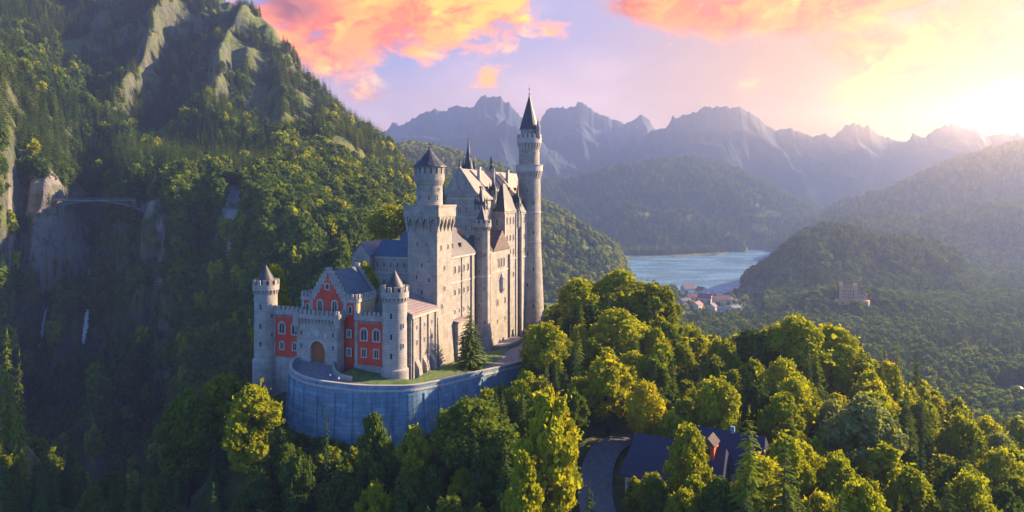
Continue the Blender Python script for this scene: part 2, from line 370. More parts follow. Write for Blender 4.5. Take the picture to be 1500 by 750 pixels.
LMC = np.array([-900,-500,-200,-20,0,6,14,20,26,45,70,100,138,180,200,215,245,270,300,345,400,450,500,555,600,650,700,780,860], float)
def yz(Y, y): return CAMZ - (np.asarray(y, float)-290)/1000*np.asarray(Y, float)
def row(pts):                                     # (px, Y, y) -> Y and z over LMC
    p = np.array(pts, float); return np.interp(LMC, p[:,0], p[:,1]), np.interp(LMC, p[:,0], yz(p[:,1], p[:,2]))
LM = [
 row([(-900,372,640),(-10,372,650),(14,380,640),(28,412,640),(95,415,640),(138,368,650),(180,400,640),(215,415,640),(245,395,640),(270,376,640),(400,362,580),(500,350,520),(600,430,480),(700,600,450),(780,800,430),(860,900,420)]),
 row([(-900,408,225),(-20,408,232),(6,410,238),(26,446,256),(60,446,262),(100,450,290),(200,452,285),(300,452,272),(400,450,290),(500,450,335),(600,540,325),(700,720,310),(780,900,330),(860,1000,360)]),
 row([(-900,700,-300),(-200,680,-60),(0,650,55),(60,635,98),(100,622,135),(160,600,185),(215,588,222),(300,560,246),(400,560,252),(500,570,262),(600,660,285),(700,860,290),(780,1050,325),(860,1150,360)]),
 row([(-900,760,-300),(-200,730,-40),(0,700,72),(100,675,146),(200,625,222),(300,600,228),(400,610,222),(500,630,235),(600,700,275),(700,900,285),(780,1100,325),(860,1200,360)]),
 row([(-900,950,-500),(-200,900,-180),(0,850,-40),(100,825,25),(200,780,110),(300,750,150),(400,735,165),(500,745,205),(600,790,262),(700,960,280),(780,1150,325),(860,1250,360)]),
 row([(-900,1400,-800),(-500,1250,-520),(-200,1150,-380),(0,1100,-260),(100,1050,-170),(200,1000,-90),(300,950,-28),(345,930,4),(400,900,50),(450,890,122),(500,880,168),(555,880,205),(600,890,258),(650,930,282),(700,1020,284),(780,1200,325),(860,1300,362)]),
]
LM.append((LM[-1][0] + 600, LM[-1][1] - 250))
def lm_h(p, Y, X):
    wob = (fbm(X/23, Y/60, 4, 3) - 0.5)
    rav = np.exp(-((p-138)/34.0)**2)*60 + np.exp(-((p-300)/25.0)**2)*14       # the ravine under the bridge, a gully by the scree
    Yq = Y + (wob*44 + (ridged(X/38, Y*0+2.0, 4, 13)-.6)*34)*sst(Y, 330, 430)*(1 - sst(Y, 520, 600)) - rav*(1 - sst(Y, 520, 640))*sst(Y, 380, 430)
    u = X + 0.25*Y + 30*(fbm(X/90, Y/90, 3, 9)-.5)
    gul = ridged(u/88, Y/700, 3, 11) - 0.55
    fine = ridged(u/26, Y/70, 3, 21) - 0.55
    B = sst(Y, 590, 700)*sst(p, 30, 160)
    Yq = Yq + (gul*125 + fine*22)*B*(1 - sst(Y, 820, 1000)*0.6)
    Ys = [np.interp(p, LMC, r[0]) for r in LM]; Zs = [np.interp(p, LMC, r[1]) for r in LM]
    z = np.where(Yq < Ys[0], Zs[0] - (Ys[0]-Yq)*1.2, Zs[-1] - np.maximum(0, Yq-Ys[-1])*.4)
    for k in range(len(Ys)-1):
        t = (Yq - Ys[k])/np.maximum(Ys[k+1]-Ys[k], 1)
        m = (t >= 0) & (t <= 1); z = np.where(m, Zs[k] + (Zs[k+1]-Zs[k])*t, z)
    z = z + (fbm(X/45, Y/45, 4, 31)-.5)*14*sst(Y, 450, 520)
    # rock bands and ledges
    band = np.sin(z/9.5 + 6*fbm(X/60, Y/60, 3, 41))*3.2*B + np.sin(z/8.5 + 9*fbm(X/34, Y/80, 3, 43))*6.5*sst(Y,400,425)*(1-sst(Y,470,520))
    return np.minimum(z + band, 520 + 20*fbm(X/60, Y/60, 3, 47))
HILLS = [  # ridge depth, front width, back width, base, ridge line (photo px, y)
 (1900, 750, 900, -148, [(480,260),(540,228),(600,215),(640,222),(690,238),(735,250),(770,275),(800,305),(830,335),(860,365),(892,396)]),
 (3350, 900, 700, -148, [(700,330),(740,290),(795,268),(850,262),(900,250),(930,247),(960,238),(1000,235),(1040,238),(1080,250),(1120,272),(1160,292),(1190,302),(1230,330),(1270,345)]),
 (2750, 260, 400, -148, [(850,350),(890,325),(905,308),(930,306),(980,318),(1040,330),(1075,335),(1085,350),(1100,364)]),
 (1750, 520, 500, -148, [(700,270),(740,282),(795,300),(830,320),(865,342),(893,357),(910,374),(922,404)]),
 (2950, 800, 900, -148, [(1120,360),(1150,346),(1190,320),(1240,298),(1300,282),(1340,262),(1400,237),(1450,222),(1500,214),(1600,196),(1800,180),(2200,200)]),
 (2300, 520, 500, -148, [(1150,375),(1180,345),(1230,324),(1290,318),(1350,322),(1420,305),(1500,296),(1700,285),(2200,300)]),
 (1560, 300, 320, -148, [(1050,418),(1066,426),(1085,416),(1120,392),(1150,368),(1180,345),(1210,337),(1240,338),(1265,347),(1290,355),(1330,354),(1370,363),(1400,378),(1420,402),(1450,418)]),
 (1150, 150, 200, -148, [(1080,462),(1150,456),(1200,440),(1220,437),(1270,438),(1300,446),(1350,455),(1400,464)]),
]
LAKE = np.array([(908,394),(914,384),(936,377),(1000,374),(1060,371),(1092,369),(1098,362),(1150,358),(1150,365),(1136,376),(1130,402),(1100,419),(1070,433),(1040,430),(985,430),(930,424)], float)
LAKE_XY = np.stack([(LAKE[:,0]-750)/1000*(200000/(LAKE[:,1]-290)), 200000/(LAKE[:,1]-290)], 1)
def in_poly(X, Y, P):
    r = np.zeros(np.broadcast(X, Y).shape, bool); j = len(P)-1
    for i in range(len(P)):
        c = ((P[i,1] > Y) != (P[j,1] > Y)) & (X < (P[j,0]-P[i,0])*(Y-P[i,1])/(P[j,1]-P[i,1]+1e-12) + P[i,0]); r ^= c; j = i
    return r
FLOOR = -147.0
def height(X, Y):
    X = np.asarray(X, float); Y = np.asarray(Y, float); sh = np.broadcast(X, Y).shape
    X = np.broadcast_to(X, sh).ravel(); Y = np.broadcast_to(Y, sh).ravel()
    p = np.clip(750 + 1000*X/np.maximum(Y, 20), -900, 3000)
    z = np.full(X.shape, FLOOR) + (fbm(X/300, Y/300, 3, 51)-.5)*4*sst(Y, 700, 1000)
    mn = Y < 950
    zn = near_h(X[mn], Y[mn]) + (fbm(X[mn]/14, Y[mn]/14, 3, 61)-.5)*3.0
    f = sst(Y[mn], 620, 900); z[mn] = np.maximum(zn*(1-f) + FLOOR*f, FLOOR - 1)
    ml = (Y > 300) & (Y < 2400) & (p < 900)
    z[ml] = np.maximum(z[ml], lm_h(p[ml], Y[ml], X[ml]) - 330*sst(p[ml], 640, 850))
    for D, fw, bw, base, rp in HILLS:
        rp = np.array(rp, float)
        rz = np.interp(p, rp[:,0], yz(D, rp[:,1]), left=-400, right=-400)
        k = ridged(X/(fw*.30), Y/(fw*.30), 4, int(D)) - .5
        t = np.where(Y < D, (D-Y)/fw, (Y-D)/bw) + k*0.22*(np.abs(Y-D) > 0.02*fw)
        s = 1 - sst(np.clip(t, 0, 1.2), 0.0, 1.0)
        zz = base - 3 + (rz - base + 3)*s + (fbm(X/(fw*.12), Y/(fw*.12), 4, int(D)+5)-.5)*fw*.03*np.clip(s*2, 0, 1)
        z = np.maximum(z, np.where(rz > base, zz, -999))
    lk = in_poly(X + 110*(fbm(X/140, Y/140, 3, 57)-.5), Y + 260*(fbm(X/170, Y/170, 3, 58)-.5), LAKE_XY) & (z < -118); z[lk] = -156
    # sunk under the castle terrace and kept off the road's outer side
    w, s = w2c(X, Y)
    inside = (w > -47) & (w < 14) & (s > -1) & (s < 120) & (Y > 175)
    z = np.where(inside, np.minimum(z, -1.5), z)
    inside = (w > -22) & (w < 13) & (s > -8) & (s < 70) & (Y > 170)
    z = np.where(inside, np.minimum(z, -3.5), z)
    return z.reshape(sh)

gp = np.r_[np.linspace(-620, -60, 110, endpoint=False), np.linspace(-60, 1560, 480, endpoint=False), np.linspace(1560, 2120, 90)]
gy = np.r_[np.arange(24, 410, 2.6), np.arange(410, 520, 1.3), np.arange(520, 960, 2.6), np.geomspace(962, 5000, 200)]
GP, GY = np.meshgrid(gp, gy); GX = (GP-750)/1000*GY
GZ = height(GX, GY)
def hgrid(X, Y):                                  # fast look-up of the ground height
    X = np.asarray(X, float); Y = np.asarray(Y, float); p = np.clip(750 + 1000*X/Y, gp[0], gp[-1]-1e-6); Yc = np.clip(Y, gy[0], gy[-1]-1e-6)
    j = np.searchsorted(gp, p, 'right')-1; i = np.searchsorted(gy, Yc, 'right')-1
    u = (p-gp[j])/(gp[j+1]-gp[j]); v = (Yc-gy[i])/(gy[i+1]-gy[i])
    return (GZ[i,j]*(1-u)+GZ[i,j+1]*u)*(1-v) + (GZ[i+1,j]*(1-u)+GZ[i+1,j+1]*u)*v
def grid_mesh(name, X, Y, Z, mat, attrs=None):
    nr, nc = X.shape; me = bpy.data.meshes.new(name)
    me.vertices.add(nr*nc); me.vertices.foreach_set('co', np.stack([X, Y, Z], -1).astype(np.float32).ravel())
    i = np.arange(nr*nc).reshape(nr, nc)
    q = np.stack([i[:-1,:-1], i[:-1,1:], i[1:,1:], i[1:,:-1]], -1).reshape(-1, 4)
    me.loops.add(q.size); me.loops.foreach_set('vertex_index', q.ravel().astype(np.int32))
    me.polygons.add(len(q)); me.polygons.foreach_set('loop_start', np.arange(0, q.size, 4, dtype=np.int32))
    me.polygons.foreach_set('loop_total', np.full(len(q), 4, np.int32))
    for k, v in (attrs or {}).items():
        a = me.attributes.new(k, 'FLOAT', 'POINT'); a.data.foreach_set('value', v.astype(np.float32).ravel())
    me.update(calc_edges=True); me.polygons.foreach_set('use_smooth', np.ones(len(q), bool)); me.materials.append(mat); return me

def terrain_mat():
    m, nt, out = new_mat('mountain_ground'); ge = nt.nodes.new('ShaderNodeNewGeometry'); P = ge.outputs['Position']
    sp = nt.nodes.new('ShaderNodeSeparateXYZ'); nt.links.new(ge.outputs['Normal'], sp.inputs[0])
    nz = mth(nt, 'ADD', sp.outputs[2], mth(nt, 'MULTIPLY', mth(nt, 'SUBTRACT', noise_n(nt, P, 0.06, 7, 0.75), 0.5), 0.75))
    rockf = sstep(nt, nz, 0.60, 0.42)
    rockf = mth(nt, 'MULTIPLY', rockf, sstep(nt, noise_n(nt, P, 0.13, 6, 0.7, sc3=(1, 1, .5)), 0.40, 0.56))
    rock = ramp(nt, noise_n(nt, P, 0.07, 8, 0.72, 0.3, sc3=(1, 1, 0.45)), [(0.3, (0.028, 0.034, 0.03)), (0.5, (0.085, 0.085, 0.06)), (0.7, (0.20, 0.165, 0.115))])
    grass = ramp(nt, noise_n(nt, P, 0.11, 8, 0.75), [(0.35, (0.03, 0.045, 0.012)), (0.50, (0.085, 0.105, 0.018)), (0.66, (0.15, 0.17, 0.022))])
    c = mixc(nt, rockf, grass, rock)
    at = nt.nodes.new('ShaderNodeAttribute'); at.attribute_name = 'meadow'
    c = mixc(nt, at.outputs['Fac'], c, (0.10, 0.13, 0.035))
    a2 = nt.nodes.new('ShaderNodeAttribute'); a2.attribute_name = 'scree'
    c = mixc(nt, mth(nt, 'MULTIPLY', a2.outputs['Fac'], sstep(nt, noise_n(nt, P, 0.12, 6, 0.7), 0.3, 0.55)), c, (0.27, 0.24, 0.22))
    bs = nt.nodes.new('ShaderNodeBsdfPrincipled'); nt.links.new(c, bs.inputs['Base Color']); bs.inputs['Roughness'].default_value = 0.95
    bp = nt.nodes.new('ShaderNodeBump'); bp.inputs['Strength'].default_value = 0.9; bp.inputs['Distance'].default_value = 4.5
    nt.links.new(noise_n(nt, P, 0.22, 6, 0.7), bp.inputs['Height']); nt.links.new(bp.outputs[0], bs.inputs['Normal'])
    nt.links.new(bs.outputs[0], out.inputs[0]); return m
TM = terrain_mat()
mead = sst(fbm(GX/120, GY/120, 3, 71), 0.50, 0.58)*((GZ < -120) & (GY > 700) & (GY < 1500) & (GP < 1130))
mead = np.maximum(mead, sst(fbm(GX/90, GY/130, 3, 73), 0.47, 0.55)*((GY > 1300) & (GY < 1760) & (GP > 760) & (GP < 900)))
PY = 290 + (CAMZ - GZ)/GY*1000
half = np.interp(PY, [268, 275, 300, 335, 370, 400, 430], [0, 19, 17, 9, 5, 9, 0]); mid = np.interp(PY, [270, 335, 400], [343, 341, 333])
scree = (np.abs(GP-mid) < half)*(GY > 400)*(GY < 520)*1.0
walls = ((GP > 14) & (GP < 92) & (PY > 250) & (PY < 405)) | ((GP > 183) & (GP < 243) & (PY > 266) & (PY < 338)) | ((GP > 205) & (GP < 250) & (PY > 385) & (PY < 425)) | ((GP > 60) & (GP < 130) & (PY > 330) & (PY < 430))
WALLMASK = walls*(GY > 375)*(GY < 500)*sst(fbm(GX/17, GZ/17, 4, 77), .40, .56)
scree = np.maximum(scree, WALLMASK*.85)
ground = link('ground', grid_mesh('ground', GX, GY, GZ, TM, {'meadow': mead, 'scree': scree})); tag(ground, 'forested ground falling from the castle hill to the valley floor', 'ground', kind='structure')
# what the camera can see of the ground, with a margin (used to plant trees only where they could show)
SL = (GZ + 26 - CAMZ)/GY
HOR = np.maximum.accumulate((GZ - 4 - CAMZ)/GY, 0)
HOR = np.vstack([np.full((1, HOR.shape[1]), -9), HOR[:-1]])
from numpy import searchsorted
def ground_visible(X, Y):
    p = 750 + 1000*X/Y
    j = np.clip(np.searchsorted(gp, p), 0, len(gp)-1); i = np.clip(np.searchsorted(gy, Y), 0, len(gy)-1)
    return SL[i, j] > HOR[i, j]

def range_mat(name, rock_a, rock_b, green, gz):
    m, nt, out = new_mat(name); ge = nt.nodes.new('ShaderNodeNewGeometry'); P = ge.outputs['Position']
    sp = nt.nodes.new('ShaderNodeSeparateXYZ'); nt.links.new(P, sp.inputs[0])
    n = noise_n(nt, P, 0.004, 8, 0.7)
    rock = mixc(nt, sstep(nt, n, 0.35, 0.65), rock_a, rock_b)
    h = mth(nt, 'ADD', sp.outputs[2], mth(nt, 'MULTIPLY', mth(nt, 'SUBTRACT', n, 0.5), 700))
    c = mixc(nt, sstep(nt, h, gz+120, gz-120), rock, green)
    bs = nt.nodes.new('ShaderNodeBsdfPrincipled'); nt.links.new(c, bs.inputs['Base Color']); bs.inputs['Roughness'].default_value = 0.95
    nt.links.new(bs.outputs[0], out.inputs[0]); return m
RM = range_mat("far_rock_haze_tinted", (0.015, 0.035, 0.055), (0.05, 0.07, 0.095), (0.010, 0.024, 0.030), 430)  # rock and green tinted blue, some of the haze painted into them
TOPS = [GZ.max()]
def mountain(D, fw, pts, seed, label, rough=1.0):
    pts = np.array(pts, float); P = np.linspace(pts[0,0], pts[-1,0], int((pts[-1,0]-pts[0,0])/1.5))
    T = np.r_[np.linspace(-1, 0, 80), np.linspace(0.03, 0.6, 16)]
    PP, TT = np.meshgrid(P, T); Y = D + TT*fw; Xr = (PP-750)/1000*D; X = Xr*(1 + TT*fw/D*0.5)
    rz = np.interp(PP, pts[:,0], yz(D, pts[:,1]))
    rz = rz + ((ridged(Xr/130, Xr*0+seed, 4, seed)-.6)*70 + (ridged(Xr/45, Xr*0+seed, 3, seed+7)-.6)*26)*rough*np.clip(1-np.abs(TT)*5, 0, 1)
    s = np.maximum(0, 1 - np.abs(TT))**1.15
    k = ridged(Xr/430 + .4*TT*fw/430, TT*fw/380 + seed, 6, seed+1) - .62
    z = -200 + (rz+200)*s*(1 + k*0.62*np.clip(np.abs(TT)*3, 0, 1))
    TOPS.append(z.max())
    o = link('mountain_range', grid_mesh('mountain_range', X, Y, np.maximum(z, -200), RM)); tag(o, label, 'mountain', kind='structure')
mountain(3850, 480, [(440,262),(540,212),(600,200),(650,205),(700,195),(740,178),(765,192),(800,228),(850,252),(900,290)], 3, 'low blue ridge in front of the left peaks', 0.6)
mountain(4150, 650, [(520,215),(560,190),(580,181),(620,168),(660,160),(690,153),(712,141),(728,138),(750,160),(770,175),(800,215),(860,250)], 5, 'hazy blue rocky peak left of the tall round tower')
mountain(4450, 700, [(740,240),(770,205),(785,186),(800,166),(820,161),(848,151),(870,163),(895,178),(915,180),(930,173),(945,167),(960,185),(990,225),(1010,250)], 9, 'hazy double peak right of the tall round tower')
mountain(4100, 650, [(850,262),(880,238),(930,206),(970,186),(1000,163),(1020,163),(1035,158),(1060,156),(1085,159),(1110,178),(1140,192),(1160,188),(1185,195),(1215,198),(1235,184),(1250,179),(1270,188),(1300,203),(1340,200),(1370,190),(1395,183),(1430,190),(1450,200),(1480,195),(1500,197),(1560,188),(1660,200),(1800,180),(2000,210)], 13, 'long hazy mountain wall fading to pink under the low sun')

# lake
def water_mat(name='lake_water', c=(0.14, 0.28, 0.37)):
    m, nt, out = new_mat(name); ge = nt.nodes.new('ShaderNodeNewGeometry'); P = ge.outputs['Position']
    bs = nt.nodes.new('ShaderNodeBsdfPrincipled'); bs.inputs['Base Color'].default_value = (*c, 1); nt.links.new(mth(nt, 'ADD', mth(nt, 'MULTIPLY', sstep(nt, noise_n(nt, P, 0.006, 4, 0.55, sc3=(1, 2.5, 1)), 0.4, 0.6), 0.24), 0.08), bs.inputs['Roughness']); bs.inputs['IOR'].default_value = 1.33
    bp = nt.nodes.new('ShaderNodeBump'); bp.inputs['Strength'].default_value = 1.0; bp.inputs['Distance'].default_value = 3.5
    nt.links.new(noise_n(nt, P, 0.06, 5, 0.6, sc3=(1, 0.5, 1)), bp.inputs['Height']); nt.links.new(bp.outputs[0], bs.inputs['Normal'])
    nt.links.new(bs.outputs[0], out.inputs[0]); return m
mb = MB(); cx, cy = LAKE_XY.mean(0)
mb.add([(cx+(x-cx)*1.06, cy+(y-cy)*1.06, -150) for x, y in LAKE_XY[::-1]], [tuple(range(len(LAKE_XY)))])
tag(mb.build('lake', water_mat()), 'pale blue mountain lake between wooded hills', 'lake', kind='structure')

# ------------------------------------------------------------------ road, lawn and retaining wall round the gate
WALLP = [px(*a) for a in [(452,523,189),(440,527,187.5),(431,532,185),(427,541,180.5),(432,549,176.5),(447,557,172.6),(470,563,170),(500,567,168.6),(530,570,168),(565,570.5,168.4),(600,570,169.5),(625,566,172.8),(650,561,177),(675,555,182),(700,549,187),(738,540,197),(775,530,207),(812,516,220)]]
INP = [px(*a) for a in [(488,526,189),(489,528,186.5),(488,533,184.3),(488,541,180.6),(490,547,177.5),(496,553,175.2),(507,557,174),(525,560,173.2),(545,563,172.3),(572,564.5,172.6),(600,564,173.6),(625,559,178),(650,552.5,183),(675,547,188),(700,540.5,194),(728,529,206),(746,512,224),(764,497,242)]]
FOOT = [c2w(w, s) for w, s in [(-19.4,-1),(-19,-1),(-18.5,-1),(-18,-.5),(-17.6,0),(-16,0),(-13,0),(-10,0),(-7,0),(-3,-1),(2,0),(1.2,6),(1.0,13),(1.2,20),(2,28),(4,42),(8,52),(9,62)]]
def interp_poly(P, n=6):
    P = np.array(P, float); t = np.arange(len(P)); tt = np.linspace(0, len(P)-1, (len(P)-1)*n+1)
    out = []
    for x in tt:                                   # Catmull-Rom
        i = min(int(x), len(P)-2); f = x - i; p0 = P[max(i-1,0)]; p1 = P[i]; p2 = P[i+1]; p3 = P[min(i+2,len(P)-1)]
        out.append(0.5*((2*p1) + (-p0+p2)*f + (2*p0-5*p1+4*p2-p3)*f*f + (-p0+3*p1-3*p2+p3)*f**3))
    return np.array(out)
WL = interp_poly(WALLP); IN = interp_poly(INP)
FT = interp_poly([(x, y, INP[i][2]) for i, (x, y) in enumerate(FOOT)])
FT[:,2] = IN[:,2] + 0.4
def strip(name, A, Bp, rows, mat, lift=0.0, crown=0.0):
    v = []; f = []
    for k in range(len(A)):
        for j in range(rows+1):
            t = j/rows; q = A[k]*(1-t) + Bp[k]*t; v.append((q[0], q[1], q[2] + lift + crown*math.sin(math.pi*t)))
    for k in range(len(A)-1):
        for j in range(rows):
            a = k*(rows+1)+j; f.append((a, a+1, a+rows+2, a+rows+1))
    mb = MB(); mb.add(v, f, 0, True); return mb.build(name, mat)
nrm = np.zeros_like(WL)
d = np.gradient(WL[:,:2], axis=0); d /= np.linalg.norm(d, axis=1)[:,None]; nrm[:,0] = d[:,1]; nrm[:,1] = -d[:,0]   # outward
road = strip('road', WL - nrm*0.4, IN, 4, M['asphalt']); tag(road, 'worn grey road curving up to the castle gate', 'road', kind='structure')
lawn = strip('lawn', IN[30:], FT[30:], 4, M['lawn'], 0.06, 0.25); tag(lawn, 'mown green lawn under the castle walls', 'lawn', kind='structure')
# retaining wall: body with batter, string course, coping parapet, shallow buttresses
rw = empty('retaining_wall', tuple(WALLP[8]))
tag(rw, 'tall curved stone retaining wall carrying the road below the red gatehouse', 'wall')
def local(v): return tuple(np.asarray(v) - np.array(WALLP[8]))
def wall_sheet(off_top, off_bot, ztop, zbot, thick, sel=None):
    mb = MB(); n = len(WL); v = []; f = []
    for k in range(n):
        o = nrm[k]
        zb = zbot if zbot is not None else None
        zt = WL[k,2] + ztop; zbk = WL[k,2] + zb if zb is not None and zb > -8 else -24.0
        for off, z in ((off_bot, zbk), (off_top, zt), (off_top-thick, zt), (off_top-thick, zbk)):
            v.append(local((WL[k,0]+o[0]*off, WL[k,1]+o[1]*off, z)))
    for k in range(n-1):
        for j in range(4): f.append((k*4+j, (k+1)*4+j, (k+1)*4+(j+1) % 4, k*4+(j+1) % 4))
    f.append((3,2,1,0)); f.append(((n-1)*4, (n-1)*4+1, (n-1)*4+2, (n-1)*4+3)); mb.add(v, f); return mb
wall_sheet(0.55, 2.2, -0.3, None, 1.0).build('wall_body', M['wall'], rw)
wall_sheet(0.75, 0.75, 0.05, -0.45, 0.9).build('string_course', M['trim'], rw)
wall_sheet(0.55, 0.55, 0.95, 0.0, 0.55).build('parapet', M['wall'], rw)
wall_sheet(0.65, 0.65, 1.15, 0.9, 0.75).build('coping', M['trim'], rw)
bk = list(range(10, len(WL)-8, 5)); bm_ = MB()
for k in bk:
    o = nrm[k]; t = np.array([-o[1], o[0], 0]); c = WL[k]
    b = [c + t*a*.7 + o*q for a, q in ((-1,3.0),(1,3.0),(1,1.5),(-1,1.5))]; tp = [c + t*a*.55 + o*q for a, q in ((-1,.85),(1,.85),(1,.2),(-1,.2))]
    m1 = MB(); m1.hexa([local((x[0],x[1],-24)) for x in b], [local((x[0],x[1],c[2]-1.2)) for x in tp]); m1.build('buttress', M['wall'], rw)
# low wall at the inside of the bend, by the gate
kw = IN[8:40]; mb = MB(); v = []; f = []
dd = np.gradient(kw[:,:2], axis=0); dd /= np.linalg.norm(dd, axis=1)[:,None]
for k in range(len(kw)):
    o = np.array([dd[k,1], -dd[k,0]])
    for off, z in ((-.25,-1.0),(-.25,1.3),(.25,1.3),(.25,-1.0)): v.append((kw[k,0]+o[0]*off, kw[k,1]+o[1]*off, kw[k,2]+z))
for k in range(len(kw)-1):
    for j in range(4): f.append((k*4+j, k*4+(j+1) % 4, (k+1)*4+(j+1) % 4, (k+1)*4+j))
f.append((0,1,2,3)); f.append(tuple((len(kw)-1)*4+j for j in (3,2,1,0))); mb.add(v, f)
tag(mb.build('low_wall', M['lime_gate']), 'low curved stone wall between the gate approach and the lawn', 'wall')

# forest lane by the blue roofed house
lane = interp_poly([( (p-750)/1000*Y, Y, 0) for p, Y in [(935,168),(905,166),(880,158),(872,146),(880,134),(905,125),(960,117),(1010,112)]], 8)
ld = np.gradient(lane[:,:2], axis=0); ld /= np.linalg.norm(ld, axis=1)[:,None]
hw = 3.6
LA = lane.copy(); LB = lane.copy(); LA[:,0] += ld[:,1]*hw; LA[:,1] -= ld[:,0]*hw; LB[:,0] -= ld[:,1]*hw; LB[:,1] += ld[:,0]*hw
for Q in (LA, LB): Q[:,2] = height(Q[:,0], Q[:,1])
zz = np.maximum(LA[:,2], LB[:,2]); zz = np.convolve(np.pad(zz, 3, 'edge'), np.ones(7)/7, 'valid') + 0.9
LA[:,2] = zz; LB[:,2] = zz
tag(strip('road', LA, LB, 3, M['road_stone'], 0.0, 0.1), 'pale lane through the trees beside the blue roofed house', 'road', kind='structure')
# ------------------------------------------------------------------ castle
class Site:
    """a building standing in the castle's frame: an Empty at its base, parts given in castle coordinates"""
    def __init__(s, name, w0, s0, z0, label, cat):
        X, Y = c2w(w0, s0); s.o = (-w0, -s0, -z0); s.root = empty(name, (X, Y, z0), CR); tag(s.root, label, cat)
    def part(s, mb, name, mats): return mb.build(name, mats, s.root, s.o)
    def sub(s, mb, name, mats, parent): return mb.build(name, mats, parent)
_wm = {}
def window_mesh(w, h, arch, twin=False, fw=0.22, frame='trim'):
    k = (round(w,2), round(h,2), arch, twin, fw, frame)
    if k in _wm: return _wm[k]
    def outline(a, b, z0):
        if not arch: return [(-a, z0), (a, z0), (a, b), (-a, b)]
        zc = b - a; return [(-a, z0), (a, z0)] + [(a*math.cos(t), zc + a*math.sin(t)) for t in np.linspace(0, math.pi, 9)]
    i = outline(w/2, h, 0); o = outline(w/2+fw, h+fw, -fw*0.8); n = len(i)
    mb = MB(); v = [(x, -.16, z) for x, z in o] + [(x, -.16, z) for x, z in i] + [(x, 0.05, z) for x, z in o] + [(x, .0, z) for x, z in i]
    f = []
    for k2 in range(n):
        j = (k2+1) % n; f += [(k2, j, n+j, n+k2), (j, k2, 2*n+k2, 2*n+j), (n+k2, n+j, 3*n+j, 3*n+k2)]
    mb.add(v, f)
    if twin: mb.box(-.09, .09, -.13, 0, 0, h)
    fr = mb.mesh('window', M[frame])
    pb = MB(); pb.add([(x, -.025, z) for x, z in i], [tuple(range(n))]); pn = pb.mesh('pane', M['glass'])
    _wm[k] = (fr, pn); return _wm[k]
def window(parent, off, x, y, z, ang=0, w=.9, h=1.8, arch=True, twin=False, fw=0.22, frame='trim'):
    fr, pn = window_mesh(w, h, arch, twin, fw, frame)
    o = link('window', fr, parent, (x+off[0], y+off[1], z+off[2]), R(ang)); link('pane', pn, o); return o
_sw = {}
def slit(parent, x, y, z, ang, w=.55, h=1.4, off=(0,0,0)):          # small window in one piece
    k = (w, h)
    if k not in _sw:
        mb = MB(); t = .14
        mb.box(-w/2-t, -w/2, -.12, .05, -t, h+t); mb.box(w/2, w/2+t, -.12, .05, -t, h+t); mb.box(-w/2, w/2, -.12, .05, h, h+t); mb.box(-w/2, w/2, -.15, .05, -t, 0)
        mb.add([(-w/2,-.03,0),(w/2,-.03,0),(w/2,-.03,h),(-w/2,-.03,h)], [(0,1,2,3)], 1); _sw[k] = mb.mesh('window', [M['trim'], M['glass']])
    return link('window', _sw[k], parent, (x+off[0], y+off[1], z+off[2]), R(ang))
def ring_merlons(mb, cx, cy, r, z0, z1, n, th=.45, frac=.58, mi=0):
    for k in range(n):
        a0 = 2*math.pi*(k-frac/2)/n; a1 = 2*math.pi*(k+frac/2)/n; b = []; 
        for rr, a in ((r, a0), (r, a1), (r-th, a1), (r-th, a0)): b.append((cx+rr*math.cos(a), cy+rr*math.sin(a)))
        mb.hexa([(x,y,z0) for x,y in b], [(x,y,z1) for x,y in b], mi)
def corbels(mb, cx, cy, r0, r1, z0, z1, n, mi=0, frac=.5):
    for k in range(n):
        a0 = 2*math.pi*(k-frac/2)/n; a1 = 2*math.pi*(k+frac/2)/n
        def P(r, a, z): return (cx+r*math.cos(a), cy+r*math.sin(a), z)
        mb.hexa([P(r0+.05,a0,z0),P(r0+.05,a1,z0),P(r0-.2,a1,z0),P(r0-.2,a0,z0)], [P(r1,a0,z1),P(r1,a1,z1),P(r0-.2,a1,z1),P(r0-.2,a0,z1)], mi)
def line_merlons(mb, p0, p1, z0, z1, n, th=.5, frac=.56, mi=0):
    p0 = Vector(p0); p1 = Vector(p1); d = (p1-p0)/n; t = d.normalized(); nn = Vector((-t.y, t.x))
    for k in range(n):
        a = p0 + d*(k+.5-frac/2); b = p0 + d*(k+.5+frac/2); q = [a, b, b+nn*th, a+nn*th]
        mb.hexa([(v.x,v.y,z0) for v in q], [(v.x,v.y,z1) for v in q], mi)
def wall_corbels(mb, p0, p1, z0, z1, n, out=.45, mi=0, frac=.5):     # small brackets under a cornice; outward is to the right of p0->p1
    p0 = Vector(p0); p1 = Vector(p1); d = (p1-p0)/n; t = d.normalized(); nn = Vector((t.y, -t.x))
    for k in range(n):
        a = p0 + d*(k+.5-frac/2); b = p0 + d*(k+.5+frac/2)
        mb.hexa([(v.x,v.y,z0) for v in (a+nn*.04, b+nn*.04, b-nn*.1, a-nn*.1)], [(v.x,v.y,z1) for v in (a+nn*out, b+nn*out, b-nn*.1, a-nn*.1)], mi)

